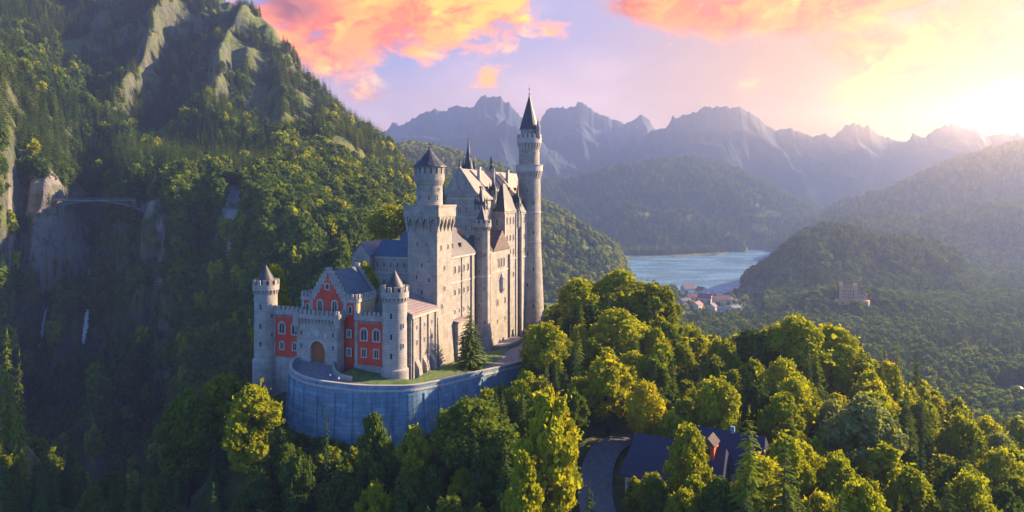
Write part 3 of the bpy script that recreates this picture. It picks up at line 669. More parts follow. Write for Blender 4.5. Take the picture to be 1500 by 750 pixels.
# ---- gatehouse
G = Site('gatehouse', -25, 0, 5.0, 'red brick gatehouse with stepped gable, arched gate and two round corner towers', 'gatehouse')
GO = G.o
for x0, x1, zb in ((-43.5, -32.6, 5.2), (-16.2, -6.5, 5.2)):
    mb = MB(); mb.box(x0, x1, 0.6, 8, -6, 17.2); G.part(mb, 'wing_wall', M['red'])
    mb = MB(); mb.box(x0-.1, x1+.1, 0.3, 1.5, -6, zb); G.part(mb, 'plinth', M['lime_gate'])
    mb = MB(); mb.box(x0, x1, .22, .6, 17.15, 18.2); mb.box(x0, x1, 1.2, 8, 17.2, 17.6); wall_corbels(mb, (x0,.6), (x1,.6), 16.3, 17.2, 13, .42)
    mb.box(x0, x1, .25, .85, 18.2, 18.5); line_merlons(mb, (x0,.25), (x1,.25), 18.5, 19.6, 7); G.part(mb, 'battlement', M['lime_gate'])
    for xa in (x0+.1, x1-1.0): mb = MB(); mb.box(xa, xa+.9, .35, .65, zb, 16.5); G.part(mb, 'corner_strip', M['lime_gate'])
    xm = [(x0*.70+x1*.30), (x0*.30+x1*.70)]
    for x in xm:
        window(G.root, GO, x, .6, 11.9, 0, 1.7, 2.9, True, True, .45); window(G.root, GO, x, .6, 7.4, 0, 1.15, 2.0, x0 < -30, True, .38)
# upper block with the stepped gable
mb = MB(); mb.box(-33.8, -16, 1.2, 10, -5, 22.3); G.part(mb, 'main_block', M['red'])
for xa, za in ((-15.99, 17.0), (-34.1, 15.0)): mb = MB(); mb.box(xa, xa+.29, 1.5, 9.8, za, 22.0); G.part(mb, 'side_wall', M['ochre'])
mb = MB()
mb.box(-34.0, -15.65, .85, 1.2, 21.6, 22.6); mb.box(-16.0, -15.4, 1.2, 10.3, 21.7, 22.6); mb.box(-34.4, -33.8, 1.2, 10.3, 21.7, 22.6)
line_merlons(mb, (-34.2,.85), (-30.6,.85), 22.6, 23.9, 3); line_merlons(mb, (-19.2,.85), (-15.5,.85), 22.6, 23.9, 3)
line_merlons(mb, (-15.4,1.2), (-15.4,10.2), 22.6, 23.9, 7); line_merlons(mb, (-33.8,1.2), (-33.8,10.2), 22.6, 23.9, 7)
wall_corbels(mb, (-16,1.4), (-16,10), 20.9, 21.7, 9, .5)
G.part(mb, 'battlement', M['lime_gate'])
for x in (-33.9, -30.9, -19.7, -16.7): mb = MB(); mb.box(x, x+.9, .95, 1.25, 17.5, 21.7); G.part(mb, 'corner_strip', M['lime_gate'])
def stepped(y0, y1, zb, inset=0.0, mi=0):
    mb = MB(); n = 7; hw_ = 6.1; top = 30.9
    poly = []
    xs = [hw_ - inset - (hw_-.8)*k/n for k in range(n)] + [.8 - inset*.5]
    zs = [23.3 + (top-23.3)*(k)/n - inset*1.2 for k in range(n+1)]
    r = []
    for k in range(n):
        r += [(xs[k], zs[k]), (xs[k+1], zs[k])] if k else [(xs[0], zb), (xs[0], zs[0]), (xs[1], zs[0])]
    r += [(xs[n], zs[n])]
    l = [(-x, z) for x, z in r[::-1]]
    mb.slab_y([(x-25, z) for x, z in r + l], y0, y1, mi); return mb
G.part(stepped(.75, 1.75, 18), 'stepped_gable', M['lime_gate'])
G.part(stepped(.62, 1.3, 18, 1.25), 'gable_field', M['red'])
G.part(stepped(14.6, 15.4, 12), 'rear_gable', M['lime_gate'])
mb = MB()
for sx in (1, -1):
    a = [(-25+sx*5.9, 1.75, 22.7), (-25+sx*5.9, 14.6, 22.7), (-25, 14.6, 29.9), (-25, 1.75, 29.9)]
    b = [(x, y, z-.4) for x, y, z in a]
    if sx > 0: mb.hexa(b, a)
    else: mb.hexa(b[::-1], a[::-1])
G.part(mb, 'roof', M['slate_blue'])
mb = MB(); mb.box(-31, -19, 10, 14.6, -3, 22.6); G.part(mb, 'rear_block', M['ochre'])
for x in (-27.4, -22.6): window(G.root, GO, x, .62, 18.9, 0, 1.35, 2.9, True, True, .42)
window(G.root, GO, -25, .62, 25.0, 0, 1.0, 1.3, False, False, .35)
for x in (-32, -18): window(G.root, GO, x, 1.2, 18.6, 0, .8, 1.9, True, False, .3)
for z in (7.4, 12.4): window(G.root, GO, -18.0, .6-.0, z, 0, .95, 1.7, False, True, .4)
# stone porch in front with the gate arch
mb = MB()
xg = -25.9; gw = 2.35; gz = 8.9; yf = -2.6; x0, x1 = -32.7, -19.6; zt = 17.2
arc = [(xg+gw*math.cos(t), gz+gw*math.sin(t)) for t in np.linspace(0, math.pi, 13)]
mb.box(x0, xg-gw, yf, .62, -6, gz); mb.box(xg+gw, x1, yf, .62, -6, gz)
mb.slab_y([(x0, gz), (xg-gw, gz)] + arc[::-1][1:7] + [(xg, zt), (x0, zt)], yf, .62)
mb.slab_y(arc[:7][::-1][::-1] + [(xg, zt), (x1, zt), (x1, gz)][::1], yf, .62) if False else mb.slab_y([(xg+gw, gz), (x1, gz), (x1, zt), (xg, zt)] + arc[6:0:-1], yf, .62)
G.part(mb, 'porch', M['lime_gate'])
mb = MB(); mb.box(x0-.5, x1+.5, yf-.55, .55, 17.2, 18.4); wall_corbels(mb, (x0,yf), (x1,yf), 15.6, 17.2, 12, .5); wall_corbels(mb, (x1,yf), (x1,.5), 15.6, 17.2, 3, .5)
line_merlons(mb, (x0-.5,yf-.55), (x1+.5,yf-.55), 18.4, 19.7, 10); line_merlons(mb, (x1+.5,yf-.55), (x1+.5,.5), 18.4, 19.7, 2)
for x in (x0, x1): mb.lathe(x, yf, [(.25,13.2),(1.0,15.2),(1.05,18.9)], 10)
G.part(mb, 'porch_battlement', M['lime_gate'])
mb = MB()
arco = [(xg+(gw+.45)*math.cos(t), gz+(gw+.45)*math.sin(t)) for t in np.linspace(0, math.pi, 13)]
for k in range(12): mb.hexa([(arc[k][0],yf-.12,arc[k][1]),(arco[k][0],yf-.12,arco[k][1]),(arco[k][0],yf+.1,arco[k][1]),(arc[k][0],yf+.1,arc[k][1])],[(arc[k+1][0],yf-.12,arc[k+1][1]),(arco[k+1][0],yf-.12,arco[k+1][1]),(arco[k+1][0],yf+.1,arco[k+1][1]),(arc[k+1][0],yf+.1,arc[k+1][1])])
G.part(mb, 'gate_arch', M['trim'])
mb = MB(); mb.slab_y([(xg-gw, 4), (xg+gw, 4)] + arc, yf+.9, yf+1.15)
for k in range(-4, 5): mb.box(xg+k*.5-.04, xg+k*.5+.04, yf+.82, yf+.9, 4.5, gz + (math.sqrt(max(0, gw*gw-(k*.5)**2)) if abs(k*.5) < gw else 0) - .1)
G.part(mb, 'gate_door', M['door'])
for x, z, s_ in ((-25.9, 13.1, 1.0), (-28.6, 12.7, .75), (-23.2, 12.7, .75)):
    mb = MB(); mb.slab_y([(x-.7*s_, z+.9*s_), (x-.7*s_, z-.2*s_), (x, z-1.0*s_), (x+.7*s_, z-.2*s_), (x+.7*s_, z+.9*s_)], yf-.14, yf+.05); G.part(mb, 'stone_shield', M['trim'])
for z in (9.0, 12.6): slit(G.root, -31.2, yf, z, 0, .5, 1.3, GO); slit(G.root, -20.9, yf, z, 0, .5, 1.3, GO)
# round corner towers of the gatehouse
def corner_tower(cx, cy, r, zb):
    mb = MB(); mb.lathe(cx, cy, [(r+.45, -6), (r+.42, zb+.1), (r, zb+.5), (r-.05, 23.6)], 28)
    tw = G.part(mb, 'corner_tower', M['lime_gate'])
    b = MB(); corbels(b, cx, cy, r-.05, r+.42, 22.6, 23.9, 20); b.lathe(cx, cy, [(r-.3,23.6),(r+.42,23.9),(r+.45,25.4)], 28); ring_merlons(b, cx, cy, r+.45, 25.4, 26.8, 13, .45)
    G.sub(b, 'battlement', M['lime_gate'], tw)
    b = MB(); b.lathe(cx, cy, [(r-.9,25.4),(r-.95,26.4),(r-.55,26.4),(.04,31.0)], 16); b.lathe(cx, cy, [(.05,30.9),(.05,32.2)], 5); G.sub(b, 'cone_roof', M['slate'], tw)
    for z in (8.2, 13.2, 18.6): slit(tw, cx+(r-.03)*math.sin(R(14)), cy-(r-.03)*math.cos(R(14)), z, 14, .62, 1.5)
    for z in (10.8, 16.0): slit(tw, cx+(r-.03)*math.sin(R(70)), cy-(r-.03)*math.cos(R(70)), z, 70, .5, 1.2)
corner_tower(-3.9, .7, 3.25, 5.0); corner_tower(-46, .7, 3.2, 4.0)

# ---- wing along the right between gatehouse and square tower
W = Site('connecting_wing', -4, 10, 1.5, 'pale sunlit wing with lean-to roof joining the gatehouse to the square tower', 'castle wing')
mb = MB(); mb.box(-8.5, 0, 2.5, 17.4, -6, 18.6); W.part(mb, 'wall', M['lime'])
mb = MB(); mb.hexa([(-8.5,2.4,22.4),(.45,2.4,18.7),(.45,17.4,18.7),(-8.5,17.4,22.4)],[(-8.5,2.4,22.9),(.45,2.4,19.2),(.45,17.4,19.2),(-8.5,17.4,22.9)]); W.part(mb, 'roof', M['roof_rose'])
mb = MB(); mb.slab_y([(-8.5,18.6),(0,18.6),(-8.5,22.3)], 2.5, 17.39); W.part(mb, 'gable_wall', M['lime'])
for s_ in (3.4, 7.6, 12.0, 16.4):
    mb = MB(); mb.box(0, .35, s_-.32, s_+.32, -5, 18.0); W.part(mb, 'pilaster', M['lime'])
for s_ in (5.6, 9.9, 14.2):
    mb = MB(); b = [(0,s_-1.1,-5),(2.3,s_-1.0,-5),(2.3,s_+1.0,-5),(0,s_+1.1,-5)]; t = [(0,s_-1.0,6.6),(1.1,s_-.9,4.6),(1.1,s_+.9,4.6),(0,s_+1.0,6.6)]; mb.hexa(b, t); W.part(mb, 'buttress', M['lime'])
for s_ in (5.6, 9.9, 14.2): slit(W.root, 0, s_, 10.6, 90, .5, 1.3, W.o); slit(W.root, 0, s_, 14.8, 90, .45, 1.0, W.o)
mb = MB(); mb.box(0, .42, 2.6, 17.3, 18.0, 18.6); W.part(mb, 'cornice', M['trim'])

# ---- square tower
T = Site('square_tower', -4.75, 22, 0, 'tall square limestone tower with flared top and round turret under a dark cone', 'tower')
mb = MB(); mb.hexa([(-10.4,16.9,-6),(1.5,16.9,-6),(1.5,28.2,-6),(-10.4,28.2,-6)], [(-9.6,17.45,16),(.25,17.45,16),(.25,27.2,16),(-9.6,27.2,16)])
mb.box(-9.5, 0, 17.5, 27, 16, 46); T.part(mb, 'shaft', M['lime'])
mb = MB(); mb.box(-9.62, .12, 17.38, 27.12, 15.6, 16.1); T.part(mb, 'string_course', M['trim'])
mb = MB(); ov = 0.95
mb.box(-9.5-ov, ov, 17.5-ov, 27+ov, 44.6, 47.4); mb.box(-9.5-ov-.15, ov+.15, 17.5-ov-.15, 27+ov+.15, 47.4, 48.0)
def wedge(mb, p, t, n_, half, z0, z1, zt):        # tapering bracket on a wall
    a = Vector(p) - Vector(t)*half; b = Vector(p) + Vector(t)*half; n_ = Vector(n_)
    mb.hexa([(v.x, v.y, z0) for v in (a+n_*.05, b+n_*.05, b-n_*.2, a-n_*.2)], [(v.x, v.y, z1) for v in (a+n_*ov, b+n_*ov, b-n_*.2, a-n_*.2)])
    mb.hexa([(v.x, v.y, z1) for v in (a+n_*ov, b+n_*ov, b-n_*.2, a-n_*.2)], [(v.x, v.y, zt) for v in (a+n_*ov, b+n_*ov, b-n_*.2, a-n_*.2)])
for k in range(5):
    u = -9.5 + 9.5*k/4*1.0
    for p, t, n_ in (((u,17.5),(1,0),(0,-1)), ((u,27),(1,0),(0,1)), ((0,17.5+(u+9.5)),(0,1),(1,0)), ((-9.5,17.5+(u+9.5)),(0,1),(-1,0))):
        wedge(mb, p, t, n_, .27, 40.2, 43.0, 44.6)
def arch_fill(mb, x0, x1, zb, zt, place):          # spandrel over a pointed arch between two brackets
    xm = (x0+x1)/2; h = zt-zb
    pts = [(x0, zb), (x0, zt), (x1, zt), (x1, zb)] 
    n = 6; curve = [(x1 - (x1-xm)*(k/n)**1.6, zb + h*.75*math.sin(math.pi/2*k/n)) for k in range(n+1)] + [(xm - (xm-x0)*(1-(1-k/n)**1.0)*1.0, zb + h*.75*math.cos(math.pi/2*k/n)) for k in range(1, n)]
    place(mb, [(x0, zb), (x0, zt), (x1, zt)] + curve)
for k in range(4):
    a = -9.5 + 9.5*k/4 + .42; b = -9.5 + 9.5*(k+1)/4 - .42
    arch_fill(mb, a, b, 42.4, 44.6, lambda m_, q: m_.slab_y(q[::-1], 17.5-ov+.15, 17.5-.3))
    arch_fill(mb, a+27, b+27, 42.4, 44.6, lambda m_, q: m_.slab_x(q[::-1], .3, ov-.15))
T.part(mb, 'machicolation', M['lime'])
mb = MB(); cx, cy = -4.9, 22.2
mb.lathe(cx, cy, [(3.85,47.9),(3.8,54.2)], 26); mb.lathe(cx, cy, [(3.8,53.6),(4.4,55.2),(4.45,57.0)], 26, cap=False)
mb.lathe(cx, cy, [(4.0,57),(4.0,59.0)], 26); T.part(mb, 'turret', M['lime'])
mb = MB()
ring_merlons(mb, cx, cy, 4.45, 57.0, 59.0, 16, .6, .66); mb.lathe(cx, cy, [(4.46,58.8),(4.55,59.3)], 26); corbels(mb, cx, cy, 3.8, 4.4, 53.6, 55.2, 20); T.part(mb, 'turret_gallery', M['lime'])
mb = MB(); mb.lathe(cx, cy, [(4.1,57.2),(4.1,58.6)], 26, cap=False); T.part(mb, 'gallery_opening', M['glass'])
mb = MB(); mb.lathe(cx, cy, [(5.0,59.1),(4.95,59.35),(3.0,61.1),(1.3,63.0),(.25,64.3),(.1,64.8)], 16, smooth=False); rf = T.part(mb, 'cone_roof', M['slate'])
mb = MB(); mb.lathe(cx, cy, [(.12,64.3),(.3,64.9),(.1,65.3),(.06,66.6)], 8); mb.box(cx-.6, cx+.6, cy-.06, cy+.06, 65.7, 65.9); T.sub(mb, 'finial', M['bronze'], rf)
for k in (-20, 25, 62):
    slit(T.root, cx+3.8*math.sin(R(k)), cy-3.8*math.cos(R(k)), 49.4, k, .55, 1.5, T.o); slit(T.root, cx+3.8*math.sin(R(k+12)), cy-3.8*math.cos(R(k+12)), 52.2, k+12, .4, .7, T.o)
for x, z in ((-6.3, 36), (-3.4, 36.0), (-4.9, 30), (-6.6, 26.5), (-2.6, 25.8), (-4.9, 22.2)): slit(T.root, x, 17.5, z, 0, .6, 1.3, T.o)
window(T.root, T.o, -6.2, 17.5, 19.4, 0, 1.0, 2.2, True, False, .25); window(T.root, T.o, -4.6, 17.5, 19.4, 0, 1.0, 2.2, True, False, .25)
for s_, z in ((20, 35), (24.5, 35), (22.2, 29), (22.2, 23), (20.5, 18)): slit(T.root, 0, s_, z, 90, .6, 1.3, T.o)

# ---- low bastion between square tower and knights' wing
B = Site('bastion', 0, 31, 0, 'low pale bastion wall beside the foot of the square tower', 'bastion')
mb = MB(); mb.box(-8, 1.9, 27.3, 35, -6, 12.6); B.part(mb, 'wall', M['lime'])
mb = MB(); mb.hexa([(-8,27.2,14.4),(2.2,27.2,12.7),(2.2,35.2,12.7),(-8,35.2,14.4)], [(-8,27.2,14.8),(2.2,27.2,13.1),(2.2,35.2,13.1),(-8,35.2,14.8)]); B.part(mb, 'roof', M['roof_rose'])
mb = MB(); mb.hexa([(1.9,30.4,-6),(4.0,30.4,-6),(4.0,32.4,-6),(1.9,32.4,-6)],[(1.9,30.5,9),(2.4,30.5,7.5),(2.4,32.3,7.5),(1.9,32.3,9)]); B.part(mb, 'buttress', M['lime'])

def hip_roof(mb, x0, x1, y0, y1, z0, z1, rx0, rx1, ry0, ry1):
    mb.hexa([(x0,y0,z0),(x1,y0,z0),(x1,y1,z0),(x0,y1,z0)], [(rx0,ry0,z1),(rx1,ry0,z1),(rx1,ry1,z1),(rx0,ry1,z1)])
def dormer(site, x, y, z, ang=90, w=1.4):
    c, s_ = math.cos(R(ang)), math.sin(R(ang)); mb = MB()
    def P(a, b, zz): return (x + a*c - b*s_, y + a*s_ + b*c, zz)
    mb.hexa([P(-w/2,0,z),P(w/2,0,z),P(w/2,2.2,z),P(-w/2,2.2,z)], [P(-w/2,0,z+1.6),P(w/2,0,z+1.6),P(w/2,2.2,z+1.6),P(-w/2,2.2,z+1.6)], 0)
    mb.add([P(-w/2-.15,-.15,z+1.6),P(w/2+.15,-.15,z+1.6),P(0,-.15,z+2.9),P(-w/2-.15,2.4,z+1.6),P(w/2+.15,2.4,z+1.6),P(0,2.4,z+2.9)], [(0,1,2),(1,4,5,2),(3,0,2,5),(4,3,5)], 1)
    mb.add([P(-w*.28,-.03,z+.3),P(w*.28,-.03,z+.3),P(w*.28,-.03,z+1.4),P(-w*.28,-.03,z+1.4)], [(0,1,2,3)], 2)
    site.part(mb, 'dormer', [M['lime'], M['slate'], M['glass']])
# ---- knights' wing (right side, dark roof)
K = Site('courtyard_wing', -6, 36, 0, 'sunlit limestone wing with dark hipped roof between square tower and slim stair tower', 'castle wing')
mb = MB(); mb.box(-12, -.4, 27.4, 44.5, -6, 32.4); K.part(mb, 'wall', M['lime'])
mb = MB(); mb.box(-12.2, -.1, 27.3, 44.6, 31.8, 32.5); mb.box(-12.1, -.25, 27.3, 44.6, 24.2, 24.6); K.part(mb, 'cornice', M['trim'])
mb = MB(); hip_roof(mb, -12.4, .1, 27.2, 44.7, 32.5, 40.6, -6.6, -5.6, 32, 44.0); K.part(mb, 'roof', M['slate'])
for s_ in (30.5, 36.5): dormer(K, -1.4, s_, 33.2)
for s_ in (30, 33.2, 36.4, 39.6):
    window(K.root, K.o, -.4, s_, 27.2, 90, .8, 2.2, True, False, .2); window(K.root, K.o, -.4, s_, 20.6, 90, .75, 1.7, True, False, .2)
    slit(K.root, -.4, s_, 15, 90, .5, 1.2, K.o)
mb = MB(); mb.box(-.4, -.1, 34.6, 35.0, 0, 32); mb.box(-.4, .1, 41.6, 43.2, -5, 31.8); K.part(mb, 'pilaster', M['lime'])
# ---- stair tower
S = Site('stair_tower', .4, 49, 0, 'slim octagonal stair tower with crenellated top and small dark cone', 'tower')
mb = MB(); mb.lathe(.4, 49, [(3.3,-6),(3.1,6),(2.62,9),(2.55,40.4)], 8, a0=R(22.5), smooth=False); S.part(mb, 'shaft', M['lime'])
mb = MB(); corbels(mb, .4, 49, 2.4, 3.0, 39.2, 40.5, 16); mb.lathe(.4, 49, [(2.4,40.3),(3.05,40.5),(3.05,41.8)], 16, smooth=False); ring_merlons(mb, .4, 49, 3.05, 41.8, 42.9, 10, .4); S.part(mb, 'battlement', M['lime'])
mb = MB(); mb.lathe(.4, 49, [(2.7,41.8),(2.6,42.2),(.9,45.4),(.05,47.4)], 8, smooth=False); mb.lathe(.4, 49, [(.06,47.2),(.05,48.4)], 5); S.part(mb, 'cone_roof', M['slate'])
for k, z in enumerate((9, 14.5, 20, 25.5, 31, 36)): a = 0 if k % 2 else 45; slit(S.root, .4+2.42*math.sin(R(a)), 49-2.42*math.cos(R(a)), z, a, .45, 1.3, S.o)
mb = MB(); mb.lathe(.4, 49, [(2.75,24.2),(2.75,24.7)], 8, a0=R(22.5), smooth=False); S.part(mb, 'string_course', M['trim'])
# ---- bower wing with the gable facing right
C = Site('gabled_wing', -3, 61, 0, 'limestone wing with a steep gable and three arched windows facing the sun', 'castle wing')
mb = MB(); mb.box(-9, 1.2, 53.0, 72.5, -8, 32.2); C.part(mb, 'wall', M['lime'])
mb = MB(); mb.slab_x([(56.4,32.2),(71.6,32.2),(64.0,38.6)], .4, 1.25); C.part(mb, 'gable_wall', M['lime'])
mb = MB(); mb.add([(1.6,55.9,32.0),(1.6,64,38.9),(1.6,72.1,32.0),(-9,55.9,32.0),(-9,64,38.9),(-9,72.1,32.0)], [(0,1,4,3),(1,2,5,4),(0,3,5,2),(3,4,5),(0,2,1)]); hip_roof(mb, -9.2, 1.4, 52.8, 58, 32.3, 37.4, -7, -4, 56, 58); C.part(mb, 'roof', M['slate'])
for s_ in (61.6, 64, 66.4): window(C.root, C.o, 1.2, s_, 26.0, 90, 1.0, 3.2, True, False, .25)
for s_ in (60.5, 67.5): window(C.root, C.o, 1.2, s_, 13.0, 90, .9, 2.2, True, False, .22); slit(C.root, 1.2, s_, 7, 90, .5, 1.3, C.o)
mb = MB(); mb.lathe(1.2, 64, [(.4,17.0),(1.4,18.6),(1.4,22.2)], 8, smooth=False); mb.lathe(1.2, 64, [(1.6,22.2),(.05,24.2)], 8, smooth=False); C.part(mb, 'oriel', M['trim'])
mb = MB(); mb.box(1.2, 1.6, 53.2, 54.4, -8, 31.5); mb.box(1.2, 1.9, 70.8, 72.4, -8, 30); C.part(mb, 'pilaster', M['lime'])
mb = MB(); mb.box(-9.1, 1.4, 52.9, 72.6, 24.6, 25.0); C.part(mb, 'cornice', M['trim'])
for x in (-1.4, -4): slit(C.root, x, 53, 28, 0, .6, 1.5, C.o)
# ---- low terrace at its foot
F = Site('terrace_wall', 5, 60, -4, 'low pale terrace wall with parapet at the foot of the gabled wing', 'wall')
mb = MB(); mb.prism([(1.5,50.5),(6.6,52),(8.0,60),(7.6,72),(1.5,74)], -9, .2); F.part(mb, 'wall_body', M['lime'])
mb = MB()
P5 = [(2.6,50.6),(6.7,51.8),(8.15,60),(7.75,72)]
for a, b in zip(P5[:-1], P5[1:]): line_merlons(mb, a, b, .2, 1.3, max(1, int(math.hypot(b[0]-a[0], b[1]-a[1])/4)), .4, .96)
F.part(mb, 'parapet', M['lime'])

# ---- palace hall
P = Site('palace', -11, 85, 0, 'high palace building with steep pale roof, front gable and dark pointed turrets', 'palace')
mb = MB(); mb.box(-18.2, -4.4, 56.5, 116, -10, 50.6); P.part(mb, 'wall', M['lime'])
mb = MB(); mb.slab_y([(-18.4,50.6),(-4.0,50.6),(-11.2,60.9)], 56.3, 57.3); P.part(mb, 'front_gable', M['lime'])
for sx in (1, -1):
    mb = MB(); a = [(-11.2+sx*7.5,57.3,49.9),(-11.2+sx*7.5,116.4,49.9),(-11.2,116.4,60.2),(-11.2,57.3,60.2)]; b = [(x,y,z-.5) for x,y,z in a]
    mb.hexa(b, a) if sx > 0 else mb.hexa(b[::-1], a[::-1]); P.part(mb, 'roof', M['roof_pale'])
for ya, za in ((84.2, 61.2), (116.2, 60.8)): mb = MB(); mb.slab_y([(-18.4,50.6),(-4.0,50.6),(-11.2,za)], ya, ya+.85); P.part(mb, 'fire_gable', M['lime'])
for x in (-13.6, -11.2, -8.8): window(P.root, P.o, x, 56.3 if False else 56.5, 44.6, 0, 1.1, 2.6, True, True, .22)
for x in (-16, -13.6, -11.2, -8.8, -6.4): window(P.root, P.o, x, 56.5, 38.6, 0, 1.0, 2.4, True, True, .2)
window(P.root, P.o, -11.2, 56.3, 53.2, 0, .7, 1.1, True, False, .15)
for x in (-14.2, -8.2): slit(P.root, x, 56.3, 51.4, 0, .5, 1.0, P.o)
mb = MB(); mb.box(-18.4, -4.2, 56.35, 56.5, 43.3, 43.6); mb.box(-18.4, -4.2, 56.3, 56.5, 49.6, 50.0); P.part(mb, 'string_course', M['trim'])
mb = MB(); mb.box(-11.5, -10.9, 56.2, 56.9, 60.9, 61.6); mb.lathe(-11.2, 56.6, [(.35,61.6),(.15,62.6),(.3,63.2),(.05,63.8)], 6); P.part(mb, 'gable_figure', M['bronze'])
# roof pinnacle and turrets
def turret(name, cx, cy, r, z0, z1, zt, n=8, pins=0, wallm='lime'):
    mb = MB(); mb.lathe(cx, cy, [(r*.5,z0),(r,z0+1.6),(r,z1)], n, 0, False); mb.lathe(cx, cy, [(r+.2,z1),(r+.2,z1+.35)], n, 0, False)
    o = P.part(mb, name, M[wallm])
    mb = MB(); mb.lathe(cx, cy, [(r+.25,z1+.35),(r*.55,z1+(zt-z1)*.42),(.08,zt)], n, 0, False); mb.lathe(cx, cy, [(.07,zt-.1),(.05,zt+1.6)], 5); P.sub(mb, 'cone_roof', M['slate'], o)
    for k in range(pins):
        a = 2*math.pi*(k+.5)/pins; x, y = cx+(r+.1)*math.cos(a), cy+(r+.1)*math.sin(a); mb = MB()
        mb.lathe(x, y, [(.32,z1-1.2),(.34,z1+1.3)], 6, 0, False); mb.lathe(x, y, [(.42,z1+1.3),(.03,z1+3.4)], 6, 0, False); P.sub(mb, 'pinnacle', M['bronze'], o)
    for a in (0, 50): slit(o, cx+r*.93*math.sin(R(a)), cy-r*.93*math.cos(R(a)), z1-2.6, a, .4, 1.4)
turret('corner_turret', -3.6, 57.4, 1.9, 38.5, 47.2, 54.2, 8, 6)
turret('corner_turret', -18.2, 57.0, 1.7, 40, 49, 56, 8, 4)
turret('corner_turret', -4.2, 70.0, 1.3, 46, 52.2, 58.6, 8, 4)
mb = MB(); mb.lathe(-15.4, 73, [(1.9,52.5),(1.9,60.4)], 8, 0, False); o = P.part(mb, 'ridge_spire', M['slate'])
mb = MB(); mb.lathe(-15.4, 73, [(2.3,60.4),(1.9,61),(1.0,65.2),(.42,69),(.08,72.4)], 8, 0, False); mb.lathe(-15.4, 73, [(.06,72),(.05,74)], 5); P.sub(mb, 'cone_roof', M['slate'], o)
for k in range(4):
    a = R(45+90*k); mb = MB(); mb.lathe(-15.4+2.1*math.cos(a), 73+2.1*math.sin(a), [(.4,59.5),(.42,61.6),(.04,64.6)], 6, 0, False); P.sub(mb, 'pinnacle', M['slate'], o)
for s_ in (63, 68, 77, 90, 97): dormer(P, -5.6, s_, 51.2, 90, 1.3)
for s_ in (66, 79.5, 94):
    mb = MB(); mb.box(-8.9, -7.8, s_, s_+1.3, 54, 60.6); mb.box(-9.0, -7.7, s_-.1, s_+1.4, 60.6, 61.0); P.part(mb, 'chimney', M['trim'])
mb = MB(); mb.lathe(-11.2, 84.6, [(.7,60.8),(.6,62),(.25,62.6),(.3,64),(.45,64.6),(.15,65.4),(.05,66.2)], 8); mb.box(-11.3, -11.1, 84.3, 85.6, 63.6, 63.9); P.part(mb, 'ridge_statue', M['bronze'])
for s_ in (60, 63, 66): window(P.root, P.o, -4.4, s_, 44.4, 90, .9, 2.2, True, True, .2)
# side towers of the palace
for (x0, x1, y0, y1, ze, zr, mat) in ((-5.2, 0, 69.6, 82.2, 45.2, 55.2, 'slate'), (-4.6, 1.3, 83.4, 89.6, 44.6, 52.0, 'slate')):
    mb = MB(); mb.box(x0, x1, y0, y1, -10, ze); mb.box(x0-.25, x1+.3, y0-.3, y1+.3, ze-.7, ze); o = P.part(mb, 'side_tower', M['lime'])
    mb = MB(); cxm = (x0+x1)/2; cym = (y0+y1)/2; hip_roof(mb, x0-.5, x1+.5, y0-.5, y1+.5, ze, zr, cxm-.15, cxm+.15, cym-1.2, cym+1.2); P.sub(mb, 'roof', M[mat], o)
    mb = MB(); mb.box(x1, x1+.45, y0, y0+1.0, -10, ze-.7); mb.box(x1, x1+.45, y1-1.0, y1, -10, ze-.7); mb.box(x1, x1+.3, y0+1, y1-1, 27.6, 28.0); P.sub(mb, 'pilaster', M['trim'], o)
    for s_ in ([72.6, 75.9, 79.2] if x1 < 1 else [85.2, 87.8]):
        for z, h in ((40.4, 2.6), (34.4, 2.2), (29.2, 2.2), (21, 1.8)): window(o, (0,0,0), x1, s_, z, 90, .85, h, True, False, .18)
    window(o, (0,0,0), cxm, y0, 40.2, 0, .9, 2.4, True, True, .2); 
turret('corner_turret', 0.2, 83.0, 1.2, 38, 47.8, 55.0, 8, 4)

# ---- tall round tower
N = Site('tall_round_tower', 1, 94, -8, 'tallest slender round tower with two corbelled galleries and dark spire', 'tower')
cx, cy = 1.0, 94.0
mb = MB(); mb.lathe(cx, cy, [(6.6,-14),(5.7,6),(5.1,20),(4.55,32),(4.4,46),(4.35,60)], 32); N.part(mb, 'shaft', M['lime'])
mb = MB(); mb.lathe(cx, cy, [(4.62,44.2),(4.62,44.8)], 32); mb.lathe(cx, cy, [(4.62,33),(4.7,33.5)], 32); N.part(mb, 'string_course', M['trim'])
mb = MB(); corbels(mb, cx, cy, 4.35, 5.2, 57.4, 60.4, 26); mb.lathe(cx, cy, [(4.3,59.2),(5.2,60.4),(5.25,62.4),(5.45,62.5),(5.45,62.8),(5.1,62.8),(5.1,61.4)], 32, cap=False); mb.lathe(cx, cy, [(4,61.3),(5.15,61.4)], 32); N.part(mb, 'gallery', M['trim'])
mb = MB(); mb.lathe(cx, cy, [(4.05,60),(3.95,71)], 30); N.part(mb, 'upper_shaft', M['lime'])
mb = MB(); corbels(mb, cx, cy, 3.95, 4.7, 68.6, 71.2, 22); mb.lathe(cx, cy, [(3.9,70.6),(4.75,71.2),(4.8,73.2),(4.6,73.2)], 30); ring_merlons(mb, cx, cy, 4.8, 73.2, 74.6, 16, .45); N.part(mb, 'upper_gallery', M['trim'])
mb = MB(); mb.lathe(cx, cy, [(3.35,72),(3.35,76.4),(3.7,76.8)], 26); N.part(mb, 'lantern', M['lime'])
mb = MB(); mb.lathe(cx, cy, [(3.85,76.6),(3.75,77),(2.0,83.2),(.75,87.6),(.1,90.0)], 16, smooth=False); rf = N.part(mb, 'spire_roof', M['slate'])
